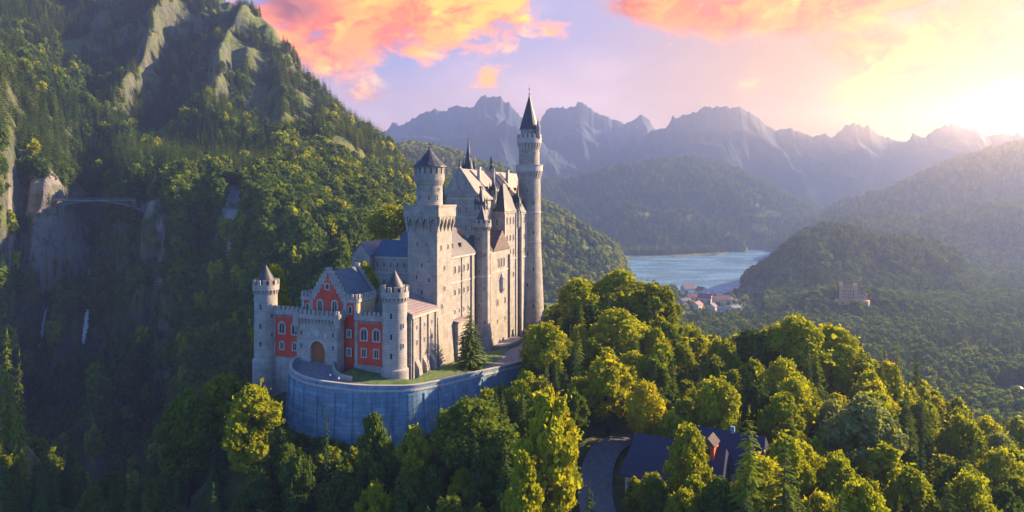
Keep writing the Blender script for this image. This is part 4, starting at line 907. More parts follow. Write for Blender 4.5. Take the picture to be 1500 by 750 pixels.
mb = MB(); mb.lathe(cx, cy, [(.12,89.6),(.3,90.4),(.08,91),(.05,94)], 6); mb.box(cx-.5, cx+.5, cy-.05, cy+.05, 92.2, 92.4); N.sub(mb, 'finial', M['bronze'], rf)
mb = MB(); mb.lathe(cx+4.1, cy-1.4, [(.5,72.4),(.9,73.6),(.9,77.0)], 10); mb.lathe(cx+4.1, cy-1.4, [(1.05,77),(.05,80.4)], 10); N.part(mb, 'side_turret', M['lime'])
for k, (a, z) in enumerate(((10, 52), (42, 47.4), (10, 39), (40, 36), (12, 28), (38, 22), (12, 16), (35, 8))):
    rr = np.interp(z, [-14,6,20,32,46,60], [6.6,5.7,5.1,4.55,4.4,4.35])-.03; slit(N.root, cx+rr*math.sin(R(a)), cy-rr*math.cos(R(a)), z, a, .6, 1.6, N.o)
for a, z in ((8, 64.5), (50, 66.5)): slit(N.root, cx+3.95*math.sin(R(a)), cy-3.95*math.cos(R(a)), z, a, .5, 1.4, N.o)
for a in (-10, 30, 65): slit(N.root, cx+3.35*math.sin(R(a)), cy-3.35*math.cos(R(a)), 74.4, a, .5, 1.3, N.o)

# ---- buildings on the far side of the courtyard
H = Site('rear_gabled_house', -41, 48, 4, 'pale blue-grey gabled house with teal roof left of the square tower', 'house')
def gable_front(site, x0, x1, y0, y1, zb, ze, zr, wallm, roofmat):
    mb = MB(); mb.box(x0, x1, y0, y1, zb, ze); site.part(mb, 'wall', wallm)
    xm = (x0+x1)/2; mb = MB(); mb.slab_y([(x0,ze),(x1,ze),(xm,zr)], y0, y0+.6); site.part(mb, 'gable_wall', wallm)
    mb = MB()
    for sx in (1, -1):
        e = xm+sx*((x1-x0)/2+.4); a = [(e,y0-.3,ze-.3),(e,y1+.3,ze-.3),(xm,y1+.3,zr+.35),(xm,y0-.3,zr+.35)]; b = [(x,y,z-.35) for x,y,z in a]
        mb.hexa(b, a) if sx > 0 else mb.hexa(b[::-1], a[::-1])
    site.part(mb, 'roof', roofmat)
gable_front(H, -46.2, -39.2, 44, 58, -6, 30.6, 34.6, M['lime'], M['slate_blue'])
for x in (-44.4, -42.7, -41.0): window(H.root, H.o, x, 44, 27.0, 0, .8, 1.9, True, True, .18)
for x in (-44.4, -41.0): window(H.root, H.o, x, 44, 21.5, 0, .8, 1.8, True, False, .18); window(H.root, H.o, x, 44, 16, 0, .8, 1.8, True, False, .18)
mb = MB(); mb.box(-46.3, -39.1, 43.85, 44, 25.2, 25.6); H.part(mb, 'string_course', M['trim'])
H2 = Site('rear_long_house', -30, 50, 4, 'pale blue-grey house with long teal roof joining the gabled house to the square tower', 'house')
mb = MB(); mb.box(-39.1, -22, 46.5, 57, -6, 30.2); H2.part(mb, 'wall', M['lime'])
mb = MB(); mb.slab_x([(46.0,30.0),(57.5,30.0),(51.7,35.4)], -39.1, -21.5); H2.part(mb, 'roof', M['slate_blue'])
for k in range(6):
    x = -37.6+k*2.6
    for z in (26.4, 20.6, 15): window(H2.root, H2.o, x, 46.5, z, 0, .75, 1.7, True, False, .18)
mb = MB(); mb.box(-39, -22, 46.3, 46.5, 24.4, 24.8); mb.box(-39, -22, 46.2, 46.5, 29.4, 30.0); H2.part(mb, 'cornice', M['trim'])
H3 = Site('rear_pointed_roof_house', -33, 66, 4, 'dark steep roofed house just behind the long teal roof', 'house')
mb = MB(); mb.box(-36.5, -29, 60, 68, -6, 35); H3.part(mb, 'wall', M['lime'])
mb = MB(); hip_roof(mb, -37, -28.5, 59.6, 68.4, 35, 41.6, -33.2, -32, 63, 65); H3.part(mb, 'roof', M['slate_blue'])
for x in (-35, -32.6, -30.4): slit(H3.root, x, 60, 32, 0, .6, 1.5, H3.o)
court = [c2w(w, s) for w, s in [(-45,9),(-8.6,9),(-9.8,30),(-12.2,45),(-18,56),(-22,62),(-50,62),(-50,20)]]
mb = MB(); mb.prism([(x, y) for x, y in court], -8, 9.6); tag(mb.build('courtyard', M['road_stone']), 'paved upper courtyard between the castle buildings', 'courtyard', kind='structure')

# ------------------------------------------------------------------ people by the gate
def person(x, y, z, rz, top, label, stride=.16, arm=.22):
    r = empty('person', (x, y, z), rz); tag(r, label, 'person')
    bm = bmesh.new(); lay = bm.verts.layers.skin.verify()
    J = [((0,0,.95),.13),((0,0,1.15),.125),((0,0,1.36),.15),((0,0,1.48),.06),((0,-.02,1.58),.085),((0,-.02,1.69),.08)]
    vs = []
    def V(p, rad):
        v = bm.verts.new(p); v[lay].radius = (rad, rad*.8); vs.append(v); return v
    sp_ = [V(*j) for j in J]
    for a, b in zip(sp_[:-1], sp_[1:]): bm.edges.new((a, b))
    for sx in (1, -1):
        ch = [sp_[0]] + [V((sx*.10, -sx*stride*.1, .86), .10), V((sx*.11, -sx*stride*.6, .48), .065), V((sx*.11, -sx*stride*.9+.03, .09), .045), V((sx*.12, -sx*stride-.10, .04), .04)]
        for a, b in zip(ch[:-1], ch[1:]): bm.edges.new((a, b))
        ch = [sp_[2]] + [V((sx*.20, 0, 1.39), .062), V((sx*(.22+arm*.2), .03, 1.10), .045), V((sx*(.22+arm*.3), -.08, .87), .035), V((sx*(.22+arm*.3), -.11, .78), .035)]
        for a, b in zip(ch[:-1], ch[1:]): bm.edges.new((a, b))
    sp_[0][lay].use_root = True
    me = bpy.data.meshes.new('tmp'); bm.to_mesh(me); bm.free()
    t = bpy.data.objects.new('tmp', me); col.objects.link(t); t.modifiers.new('s', 'SKIN'); sd = t.modifiers.new('u', 'SUBSURF'); sd.levels = 1
    dg = bpy.context.evaluated_depsgraph_get(); bme = bpy.data.meshes.new_from_object(t.evaluated_get(dg)); bpy.data.objects.remove(t)
    bme.name = 'body'; bme.materials.clear()
    for m in (M['skin'], M[top], M['cloth_dark']): bme.materials.append(m)
    for p in bme.polygons: zc = p.center.z; p.material_index = 2 if zc < .95 else (0 if zc > 1.47 or (abs(p.center.x) > .2 and zc < 1.05) else 1); p.use_smooth = True
    link('body', bme, r); mb = MB(); mb.lathe(0, .015, [(.10,1.62),(.105,1.70),(.07,1.77),(.01,1.79)], 10); mb.build('hair', M['hair'], r)
def on_road(p, y, Y): return px(p, y, Y)
for p, Y, z, rz, top, lab in [(478,187.2,5.9,.4,'cloth_dark','person in dark clothes standing nearest the middle of the gate arch'),(483,186.6,5.7,2.2,'cloth_red','person in rust top standing just outside the gate'),(487,185.6,5.3,-1,'shirt_white','person in white top by the right jamb of the gate'),
        (484,173.0,3.95,.9,'shirt_white','person in white shirt walking on the road, left of the pair by the parapet'),(496,171.0,3.7,-.7,'shirt_white','person in white shirt walking on the road, right of the pair by the parapet')]:
    person((p-750)/1000*Y, Y, z, rz, top, lab)
# ------------------------------------------------------------------ footbridge over the ravine, waterfalls
bx0, bx1, bY, bz = (86-750)/1000*444, (192-750)/1000*444, 444.0, yz(444, 293)
bz = float(bz); bl = bx1-bx0
br = empty('footbridge', (bx0, bY, bz)); tag(br, 'slender grey steel arch footbridge high across the dark ravine', 'bridge')
mb = MB(); mb.box(-3, bl+3, -1.3, 1.3, -.5, 0); mb.build('deck', M['steel'], br)
for yy in (-1.25, 1.25):
    mb = MB(); mb.box(-2, bl+2, yy-.05, yy+.05, 1.05, 1.2)
    for k in range(25): x = -2+(bl+4)*k/24; mb.box(x-.06, x+.06, yy-.05, yy+.05, 0, 1.1)
    mb.box(-2, bl+2, yy-.03, yy+.03, .5, .58); mb.build('railing', M['steel'], br)
    mb = MB(); pts = [(bl*k/16, yy, -.6-3.6*(2*k/16-1)**2) for k in range(17)]; mb.tube(pts, .28, 6)
    for k in (1, 2, 3, 4, 12, 13, 14, 15): x = bl*k/16; mb.tube([(x, yy, -.5), (x, yy, pts[k][2])], .12, 5)
    mb.build('arch', M['steel'], br)
for x0, x1 in ((-4, -1.2), (bl+1.2, bl+4)): mb = MB(); mb.box(x0, x1, -1.4, 5, -5, -.55); mb.build('abutment', M['bark'], br)

def falls_mat():
    m, nt, out = new_mat('falling_water'); ge = nt.nodes.new('ShaderNodeNewGeometry')
    c = ramp(nt, noise_n(nt, ge.outputs['Position'], 1.0, 5, 0.6, sc3=(1.2, 1.2, .08)), [(0.3, (.38,.44,.50)), (0.7, (.72,.76,.80))])
    bs = nt.nodes.new('ShaderNodeBsdfPrincipled'); nt.links.new(c, bs.inputs['Base Color']); bs.inputs['Roughness'].default_value = .5
    nt.links.new(bs.outputs[0], out.inputs[0]); return m
FM = falls_mat()
def waterfall(path, label):
    """path: photo column, photo row, half width in m; laid on the cliff face at that place"""
    pp = interp_poly(path, 5); rj = np.random.default_rng(int(path[0][0])); pp[1:-1,0] += rj.uniform(-.8, .8, len(pp)-2); pp[:,2] *= rj.uniform(.55, 1.25, len(pp)); path = [tuple(q) for q in pp]
    c = []
    Ys = np.arange(365, 640, 0.8)
    for p, y, w in path:
        x = (p-750)/1000*Ys; h = height(x, Ys); yy = 290 + (CAMZ - h)/Ys*1000
        k = int(np.argmax(yy <= y)) if (yy <= y).any() else len(Ys)-1
        c.append((x[k], Ys[k]-2.6, yz(Ys[k]-2.6, y)))
    Yc = np.array([q[1] for q in c]); Yc = np.minimum.accumulate(Yc[::1]) if False else Yc
    v = []; f = []
    for (p, y, w), q in zip(path, c):
        w *= .95
        for a, o in ((-w, .5), (-w*.4, -.3), (w*.3, -.4), (w, .5), (0, 1.0)): v.append((q[0]+a, q[1]+o, float(q[2])))
    n = len(path)
    for k in range(n-1):
        for j in range(5): f.append((k*5+j, (k+1)*5+j, (k+1)*5+(j+1) % 5, k*5+(j+1) % 5))
    mb = MB(); mb.add(v, f, 0, True); tag(mb.build('waterfall', FM), label, 'waterfall', kind='structure')
waterfall([(134,392,.25),(133,405,.4),(132,425,.5),(130,440,.7),(131,455,1.3),(129,470,1.9),(127,485,1.8),(126,495,1.3),(125,504,.7)], 'bright white waterfall in the dark gorge below the footbridge')
waterfall([(72,452,.6),(69,465,1.0),(66,480,1.2),(64,495,1.0),(61,508,.5)], 'fainter narrow waterfall left of the bright one')

# ------------------------------------------------------------------ blue roofed house in the trees
bh = empty('forest_house', (22.8, 142.2, -13), R(-29.7)); tag(bh, 'white house with big dark blue roof and orange dormer among the trees', 'house')
L_, D_ = 20.0, 14.0
mb = MB(); mb.box(.5, L_-.5, .8, D_-.8, -3, 6.0); mb.build('wall', M['white'], bh)
mb = MB(); mb.add([(-.4,-.6,5.7),(L_+.4,-.6,5.7),(L_-.2,D_/2,12.2),(.8,D_/2,12.2),(-.4,D_+.6,5.7),(L_+.4,D_+.6,5.7),(-.4,-.6,5.4),(L_+.4,-.6,5.4),(-.4,D_+.6,5.4),(L_+.4,D_+.6,5.4)],
    [(0,1,2,3),(5,4,3,2),(0,3,4),(1,5,2),(6,7,1,0),(8,6,0,4),(7,9,5,1),(9,8,4,5),(6,8,9,7)]); mb.build('roof', M['roof_navy'], bh)
mb = MB(); mb.box(12, 26, 8, 20, -3, 7.4); mb.build('wall', M['white'], bh)
mb = MB(); mb.add([(11.2,7.2,7.1),(26.8,7.2,7.1),(26.8,20.8,7.1),(11.2,20.8,7.1),(11.8,14,13.6),(26.2,14,13.6)], [(0,1,5,4),(2,3,4,5),(1,2,5),(3,0,4),(3,2,1,0)]); mb.build('roof', M['roof_navy'], bh)
def zroof(y): return 7.1 + (y-7.2)/6.8*6.5
mb = MB(); mb.box(15.6, 17.9, 4.6, 8.4, 9.0, 13.0); dr = mb.build('dormer', M['orange'], bh)
mb = MB(); mb.add([(15.3,4.3,12.9),(18.2,4.3,12.9),(16.75,4.3,14.5),(15.3,8.8,12.9),(18.2,8.8,12.9),(16.75,8.8,14.5)], [(0,1,2),(1,4,5,2),(3,0,2,5),(4,3,5),(0,3,4,1)]); mb.build('roof', M['bark'], dr)
mb = MB(); mb.box(16.3, 17.2, 4.5, 4.595, 11.0, 12.5); mb.build('window', M['glass'], dr)
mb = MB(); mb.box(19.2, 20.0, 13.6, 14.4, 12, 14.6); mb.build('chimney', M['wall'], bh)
for k in range(7):
    fr, pn = window_mesh(1.3, 1.7, False, False, .14); o = link('window', fr, bh, (2+k*2.7, .8, 2.2)); link('pane', pn, o)
mb = MB(); mb.box(9.0, 10.2, .7, .8, -.5, 2.2); mb.build('door', M['door'], bh)

# ------------------------------------------------------------------ village by the lake, farm houses in the valley
def house(p, y, Wd, Dp, he, hr, rz, wm, rm, label, group=None, over=.9, chim=True, rows=2):
    Y = 0.0
    Y = 200000/(y-290.0) if y > 300 else 1300
    for _ in range(6):
        z = float(height(np.array([(p-750)/1000*Y]), np.array([Y]))[0]); Y = (CAMZ - z)*1000/(y-290)
    z = float(height(np.array([(p-750)/1000*Y]), np.array([Y]))[0])
    o = empty('village_house', ((p-750)/1000*Y, Y, z-.3), R(rz)); tag(o, label, 'house', group)
    mb = MB(); mb.box(-Wd/2, Wd/2, -Dp/2, Dp/2, -4, he)
    for s_ in (-1, 1): mb.slab_x([(-Dp/2,he),(Dp/2,he),(0,hr)], s_*Wd/2-.3, s_*Wd/2+.001*s_+.3*(s_ < 0))
    mb.build('wall', M[wm], o)
    mb = MB(); sl = (hr-he)/(Dp/2)
    for s_ in (1, -1):
        e = s_*(Dp/2+over); a = [(-Wd/2-over,e,he-over*sl+.1),(Wd/2+over,e,he-over*sl+.1),(Wd/2+over,0,hr+.1),(-Wd/2-over,0,hr+.1)]; b = [(x,q,zz+.4) for x,q,zz in a]
        mb.hexa(a, b) if s_ < 0 else mb.hexa(a[::-1], b[::-1])
    rf = mb.build('roof', M[rm], o)
    if chim: mb = MB(); mb.box(Wd*.2, Wd*.2+1, .6, 1.6, hr-2, hr+1.6); mb.build('chimney', M['white'], rf)
    n = max(2, int(Wd/3.6)); fr, pn = window_mesh(1.2, 1.7, False, False, .12)
    for r_ in range(rows):
        for k in range(n):
            w_ = link('window', fr, o, (-Wd/2+Wd*(k+.5)/n, -Dp/2, 1.2+r_*3.3)); link('pane', pn, w_)
    return o
VH = [
 (1008,430,26,18,12,20,20,'white','roof_brown','large white guesthouse with dark brown roof nearest the lake at the left'),
 (1027,433,18,16,12,19,-60,'cream','roof_brown','cream house with brown roof behind the guesthouse, gable turned to the camera'),
 (1014,440,20,14,8,13,10,'white','roof_red','low white house with red roof in front of the large guesthouse'),
 (1003,446,22,14,8,12,30,'white','roof_brown','white house with brown roof lowest at the left edge of the village'),
 (1033,444,24,16,11,18,-30,'white','roof_red','tall white inn with red roof in the middle of the village'),
 (1057,446,32,15,10,16,8,'cream','roof_red','long cream hotel with red roof at the right of the village'),
 (1021,453,20,14,9,14,50,'cream','roof_red','cream house with red roof between the lowest left house and the inn'),
 (1043,455,18,14,8,13,60,'white','roof_brown','white house with brown roof in front of the inn'),
 (1060,458,20,13,7,11,-10,'white','steel','low white house with grey roof below the long hotel'),
 (1076,455,18,12,6,10,25,'white','steel','small white house with grey roof at the right end of the village'),
 (1045,436,14,11,7,12,70,'white','roof_red','small white house with red roof behind the inn, by the lake'),
 (1068,438,13,10,6,10,-35,'cream','roof_brown','small cream house with brown roof behind the long hotel'),
 (1098,464,16,12,6,10,-25,'white','roof_brown','small white house standing alone right of the village'),
 (1460,586,15,10,5,9,35,'cream','roof_brown','cream farmhouse with brown roof, leftmost at the right edge of the valley'),
 (1478,592,16,11,6,10,-20,'white','roof_red','white farmhouse with red roof between two brown roofed houses in the valley'),
 (1494,583,14,10,6,10,50,'white','roof_brown','white house with brown roof behind the red roofed farmhouse'),
 (1508,604,18,12,6,10,10,'cream','roof_brown','large cream house with brown roof nearest at the right edge of the valley'),
]
for a in VH: house(*a)

# yellow castle on its hill
def yellow_castle():
    p, Y = 1243, 1120.0; X = (p-750)/1000*Y; z = float(height(np.array([X]), np.array([Y]))[0])
    z = max(z, float(yz(Y, 440))); o = empty('yellow_castle', (X, Y, z), R(-24)); o.scale = (.82, .82, .82); tag(o, 'small ochre yellow castle with crenellated corner towers on the wooded hill', 'castle')
    mb = MB(); mb.box(-14, 12, -10, 10, -25, 24); wl = mb.build('main_block', M['castle_yellow'], o)
    mb = MB()
    for a, b in (((-14.2,-10.2),(12.2,-10.2)), ((12.2,-10.2),(12.2,10.2)), ((-14.2,10.2),(-14.2,-10.2))): line_merlons(mb, a, b, 24, 26.2, 9, 1.0)
    mb.build('battlement', M['castle_yellow'], o)
    mb = MB(); hip_roof(mb, -12.5, 10.5, -8.6, 8.6, 24, 29, -8, 6, -1, 1); mb.build('roof', M['roof_brown'], o)
    for x, y, zt in ((-14,-10,31),(12,-10,31),(12,10,32),(-14,10,33)):
        mb = MB(); mb.lathe(x, y, [(3.3,-25),(3.3,zt-2.5),(3.9,zt-1.6),(3.9,zt)], 8, 0, False, a0=R(22.5)); ring_merlons(mb, x, y, 3.9, zt, zt+1.8, 8, .8); mb.build('corner_tower', M['castle_yellow'], o)
    mb = MB(); mb.box(12.5, 32, -7, 7, -25, 13); mb.build('side_wing', M['castle_yellow'], o)
    mb = MB(); hip_roof(mb, 12.6, 33, -7.8, 7.8, 13, 19, 14, 29, -.4, .4); mb.build('roof', M['roof_brown'], o)
    mb = MB(); mb.prism([(-24,-17),(34,-17),(38,4),(-22,6)], -25, 2.5); mb.build('terrace', M['castle_yellow'], o)
    fr, pn = window_mesh(1.8, 3.0, True, False, .3)
    for zz in (6, 12, 18):
        for x in (-10, -5.5, -1, 3.5, 8): w_ = link('window', fr, o, (x, -10, zz)); link('pane', pn, w_)
    for x in (16, 21, 26): w_ = link('window', fr, o, (x, -7, 7)); link('pane', pn, w_)
yellow_castle()

# ------------------------------------------------------------------ trees
def np_mesh(name, verts, faces4=None, faces3=None, mat=None):
    me = bpy.data.meshes.new(name); F = []; me.vertices.add(len(verts)); me.vertices.foreach_set('co', verts.astype(np.float32).ravel())
    n4 = 0 if faces4 is None else len(faces4); n3 = 0 if faces3 is None else len(faces3)
    lv = np.concatenate(([] if not n4 else [faces4.ravel()]) + ([] if not n3 else [faces3.ravel()])).astype(np.int32)
    me.loops.add(len(lv)); me.loops.foreach_set('vertex_index', lv)
    tot = np.r_[np.full(n4, 4), np.full(n3, 3)].astype(np.int32); st = np.r_[0, np.cumsum(tot)[:-1]].astype(np.int32)
    me.polygons.add(n4+n3); me.polygons.foreach_set('loop_start', st); me.polygons.foreach_set('loop_total', tot); me.update(calc_edges=True)
    if mat: me.materials.append(mat)
    return me
def crown_points(r, n, H, Rr, zb, lobes, lsz, shape):
    """leaf centres and outward directions of a crown built from clumps; unit: metres, tree height H, crown radius Rr"""
    hc = H - zb; C = []; rad = []
    for k in range(lobes):
        t = (k+.5)/lobes; z = zb + hc*(.12 + .80*t); env = math.sin(math.pi*min(1, (t*.86+.12)))**shape
        a = k*2.399 + r.uniform(-.5, .5); q = Rr*env*math.sqrt(r.uniform(.15, .75))
        C.append((q*math.cos(a), q*math.sin(a), z)); rad.append(Rr*lsz*r.uniform(.75, 1.25)*(.55+.45*env))
    C = np.array(C); rad = np.array(rad); pr = rad**2/np.sum(rad**2)
    k = r.choice(lobes, n*2, p=pr); d = r.normal(size=(n*2, 3)); d[:,2] = d[:,2]*.8 + .25; d /= np.linalg.norm(d, axis=1)[:,None]
    lump = 1 + .34*np.sin(d[:,0]*7 + k)*np.sin(d[:,1]*7 + 2*k)*np.sin(d[:,2]*7 + 3*k)
    P = C[k] + d*(rad[k]*lump*r.uniform(.72, 1.04, n*2))[:,None]
    dist = np.linalg.norm(P[:,None,:] - C[None], axis=2)/rad[None]; dist[np.arange(n*2), k] = 9
    keep = dist.min(1) > .70; P, d = P[keep][:n], d[keep][:n]; j = r.uniform(size=len(P)) < .10; P[j] += d[j]*r.uniform(.2, 1.0, j.sum())[:,None]; return P, d
def leaf_cards(r, P, d, size, tilt=.75):
    n = len(P); nn = d + r.normal(size=(n, 3))*tilt; nn /= np.linalg.norm(nn, axis=1)[:,None]
    u = np.cross(nn, r.normal(size=(n, 3))); u /= np.linalg.norm(u, axis=1)[:,None]; v = np.cross(nn, u)
    s = size*np.exp(r.normal(0, .38, n))[:,None]; a = r.uniform(.55, .9, n)[:,None]
    V = np.stack([P - u*s, P - v*s*a + u*s*.15, P + u*s*.9 , P + v*s*a - nn*s*.25], 1)
    return V.reshape(-1, 3), np.arange(n*4).reshape(n, 4)
def broad_mesh(seed, n, H=20, Rr=5.2, zb=4.0, lobes=18, lsz=.42, size=.5, mat='leaf', shape=.75):
    r = np.random.default_rng(seed); P, d = crown_points(r, n, H, Rr, zb, lobes, lsz, shape); V, F = leaf_cards(r, P, d, size); return np_mesh('crown', V, F, None, M[mat])
def conifer_mesh(seed, tiers, nb, tw, H=22, Rr=3.6, zb=1.6, mat='needle', pw=.85):
    r = np.random.default_rng(seed); V = []; F = []
    for t in range(tiers):
        f = t/(tiers-1); z = zb + (H*.985-zb)*f**.92; L0 = Rr*(1-f)**pw + .25; m = max(4, int(nb*(1-.5*f)))
        for b in range(m):
            a = 2*math.pi*(b+r.uniform(-.35, .35))/m + t*1.1; L = L0*r.uniform(.68, 1.18); dr_ = L*r.uniform(.30, .55); zz = z + r.uniform(-.35, .35)
            ca, sa = math.cos(a), math.sin(a)
            def S(q, side=0, dz=0): x = L*q; return (x*ca - side*sa, x*sa + side*ca, zz + .16*L*q - dr_*q*q + dz)
            for j in range(tw):
                q0 = .12 + .80*j/tw; q1 = q0 + 1.25/tw; w = L*.34*(1-q0*.72)*r.uniform(.7, 1.25)
                for sd in (1, -1):
                    k = len(V); V += [S(q0), S(q0 + .28/tw, sd*w, -.10*L*r.uniform(.4, 1.4)), S(min(q1, 1.06), sd*w*.15, -.02*L)]; F.append((k, k+1, k+2) if sd > 0 else (k, k+2, k+1))
    k = len(V); V += [(0,0,H), (.22,0,H*.95), (-.11,.19,H*.95), (-.11,-.19,H*.95)]; F += [(k,k+1,k+2),(k,k+2,k+3),(k,k+3,k+1)]
    return np_mesh('crown', np.array(V), None, np.array(F), M[mat])
def trunk_mesh(seed, H, r0, limbs, zb, Rr, mat='bark'):
    r = random.Random(seed); mb = MB(); top = H*.9; mb.tube([(0,0,-1.5),(r.uniform(-.1,.1),r.uniform(-.1,.1),H*.3),(r.uniform(-.3,.3),r.uniform(-.3,.3),H*.6),(0,0,top)], [r0*1.25, r0*.9, r0*.5, r0*.08], 7)
    for k in range(limbs):
        a = k*2.4; z = zb + (H*.6-zb)*k/max(1, limbs); q = Rr*r.uniform(.55, .85)
        mb.tube([(0,0,z),(q*.45*math.cos(a),q*.45*math.sin(a),z+q*.35),(q*math.cos(a),q*math.sin(a),z+q*.75)], [r0*.4, r0*.24, r0*.07], 5)
    return mb.mesh('trunk', M[mat])
# near kinds: (crown, trunk, height, radius)
KB = []; 
for k in range(7):
    H = 20; Rr = (5.0, 5.8, 4.4, 5.4, 6.2, 4.8, 5.2)[k]; zb = (3.0, 4.5, 2.5, 3.5, 5, 3, 4)[k]
    KB.append((dict(seed=100+k, n=9500, H=H, Rr=Rr, zb=zb, lobes=(34, 44, 28, 50, 38, 46, 32)[k], lsz=(.31, .27, .33, .25, .30, .26, .32)[k], size=.30, shape=(.75, .6, .9, .7, .55, .8, .7)[k]), trunk_mesh(k, H, .42, 6, zb, Rr), H, Rr))
KC = [(dict(seed=200+k, tiers=(24, 28, 22, 26, 24)[k], nb=(13, 12, 14, 11, 13)[k], tw=6, H=22, Rr=(3.6, 3.1, 4.2, 3.3, 3.8)[k], zb=1.2, pw=(.85, .95, .75, .9, 1.0)[k]), trunk_mesh(50+k, 22, .32, 0, 2, 2), 22, (3.6, 3.1, 4.2, 3.3, 3.8)[k]) for k in range(5)]
_cm = {}
def crown(kind, k, mat):
    key = (kind, k, mat)
    if key not in _cm: _cm[key] = broad_mesh(mat=mat, **KB[k][0]) if kind == 'b' else conifer_mesh(mat=mat, **KC[k][0])
    return _cm[key]
tr = random.Random(11)
placed = []
def gz(X, Y): return float(hgrid(X, Y))
def make_tree(kind, X, Y, z, H, wide, mat, label, group=None, k=None):
    K = KB if kind == 'b' else KC; k = tr.randrange(len(K)) if k is None else k
    o = empty('broadleaf_tree' if kind == 'b' else 'conifer_tree', (X, Y, z), tr.uniform(0, 6.28)); s = H/K[k][2]; o.scale = (s*wide, s*wide, s)
    tag(o, label, 'tree', group); link('trunk', K[k][1], o); link('crown', crown(kind, k, mat), o); return o
def zat(Y, y): return float(yz(Y, y))
# single trees one can point to: kind, photo column of the trunk, depth, photo row of the top, crown width in photo px, material, label
HERO = [
 ('c',688,195,449,50,'needle',2,'dark spruce standing alone on the lawn before the castle wall'),
 ('b',401,216,381,58,'leaf_gold',0,'yellow-green tree just behind the left round corner tower'),
 ('b',533,207,379,44,'leaf_gold',2,'bright yellow-green tree in the courtyard between the stepped gable and the square tower'),
 ('b',372,160,557,88,'leaf_gold',5,'bright yellow sunlit tree among dark ones left of the retaining wall'),
 ('b',890,172,519,76,'leaf_gold',3,'bright round yellow-green tree above the lane right of the castle road'),
 ('b',800,188,470,62,'leaf_gold',6,'golden topped tree at the end of the castle road'),
 ('b',905,206,450,96,'leaf',1,'tall broad sunlit tree behind the bright round one'),
 ('b',848,232,404,72,'leaf',0,'tall tree in front of the low slope right of the tall round tower'),
 ('b',905,240,396,90,'leaf',4,'highest broad crown in the row right of the castle'),
 ('b',958,228,412,84,'leaf',3,'broad sunlit crown right of the highest one in the row'),
 ('b',1008,128,616,62,'leaf_gold',0,'round tree with yellow top standing in front of the blue roofed house'),
 ('c',1097,112,592,84,'needle_light',0,'big sunlit spruce right of the blue roofed house'),
 ('c',1150,110,640,96,'needle',3,'shaded spruce just right of the big sunlit spruce'),
 ('b',803,125,556,92,'leaf',2,'tall narrow sunlit tree rising from the bottom edge right of the retaining wall'),
 ('b',765,118,650,66,'leaf_gold',2,'yellow bushy tree at the bottom edge below the tall narrow one'),
 ('b',952,166,570,66,'leaf_dark',4,'small blue-green round tree in shade left of the blue roofed house'),
 ('b',548,148,597,54,'leaf_dark',2,'slim tree in front of the retaining wall, left of a pair'),
 ('b',606,146,618,56,'leaf',5,'slim tree in front of the retaining wall, right of a pair'),
 ('c',478,152,592,26,'needle',1,'thin dark spruce in front of the retaining wall'),
 ('b',1268,150,576,110,'leaf_pale',3,'pale grey-green tree on the slope right of the house'),
 ('b',1172,198,464,96,'leaf',4,'highest of three big broad crowns on the right foreground skyline'),
 ('b',1218,201,471,86,'leaf',0,'big broad crown on the right skyline, just right of the highest of three'),
 ('b',1138,203,475,88,'leaf',3,'big broad crown on the right skyline, just left of the highest of three'),
 ('b',1110,204,482,110,'leaf_dark',1,'dark broad tree left of three big crowns on the right skyline'),
 ('c',1262,196,500,46,'needle_light',0,'light green larch right of the big crowns, leftmost of three'),
 ('c',1290,192,506,44,'needle_light',3,'light green larch right of the big crowns, middle of three'),
 ('c',1314,196,498,40,'needle_light',1,'light green larch right of the big crowns, rightmost of three'),
 ('c',1342,226,494,30,'needle',1,'dark slim spruce on the skyline at the right'),
 ('c',10,190,478,46,'needle_light',2,'golden lit spruce at the left edge above the gorge, the taller one'),
 ('c',28,182,508,34,'needle_light',0,'golden lit spruce at the left edge above the gorge, the shorter one'),
 ('b',690,150,585,120,'leaf_dark',4,'big dark round tree under the right end of the retaining wall'),
 ('b',275,172,570,90,'leaf_dark',3,'dark rounded tree at the foot of the gorge slope left of the yellow sunlit tree'),
 ('b',330,178,545,90,'leaf',1,'green rounded tree behind and left of the yellow sunlit tree'),
 ('b',620,330,290,60,'leaf_gold',1,'yellow-green tree rising just left of the square tower top'),
 ('b',572,330,300,70,'leaf_gold',4,'broad yellow-green tree on the slope left of the square tower'),
]
for kind, p, Y, yt, wp, mat, k, lab in HERO:
    X = (p-750)/1000*Y; g = gz(X, Y)
    if lab.startswith('dark spruce standing alone'): g = 1.2
    if 'in the courtyard' in lab: g = 9.5
    if 'end of the castle road' in lab: g = -2
    zt = zat(Y, yt); H = zt - g
    K = KB if kind == 'b' else KC; rad = wp/2000*Y; H = max(H, rad*1.3)
    if 'left of the square tower' in lab: g = zt - min(H, 24); H = zt - g
    make_tree(kind, X, Y, g, H, (rad/K[k][3])/(H/K[k][2]), mat, lab, None, k); placed.append((X, Y, rad))
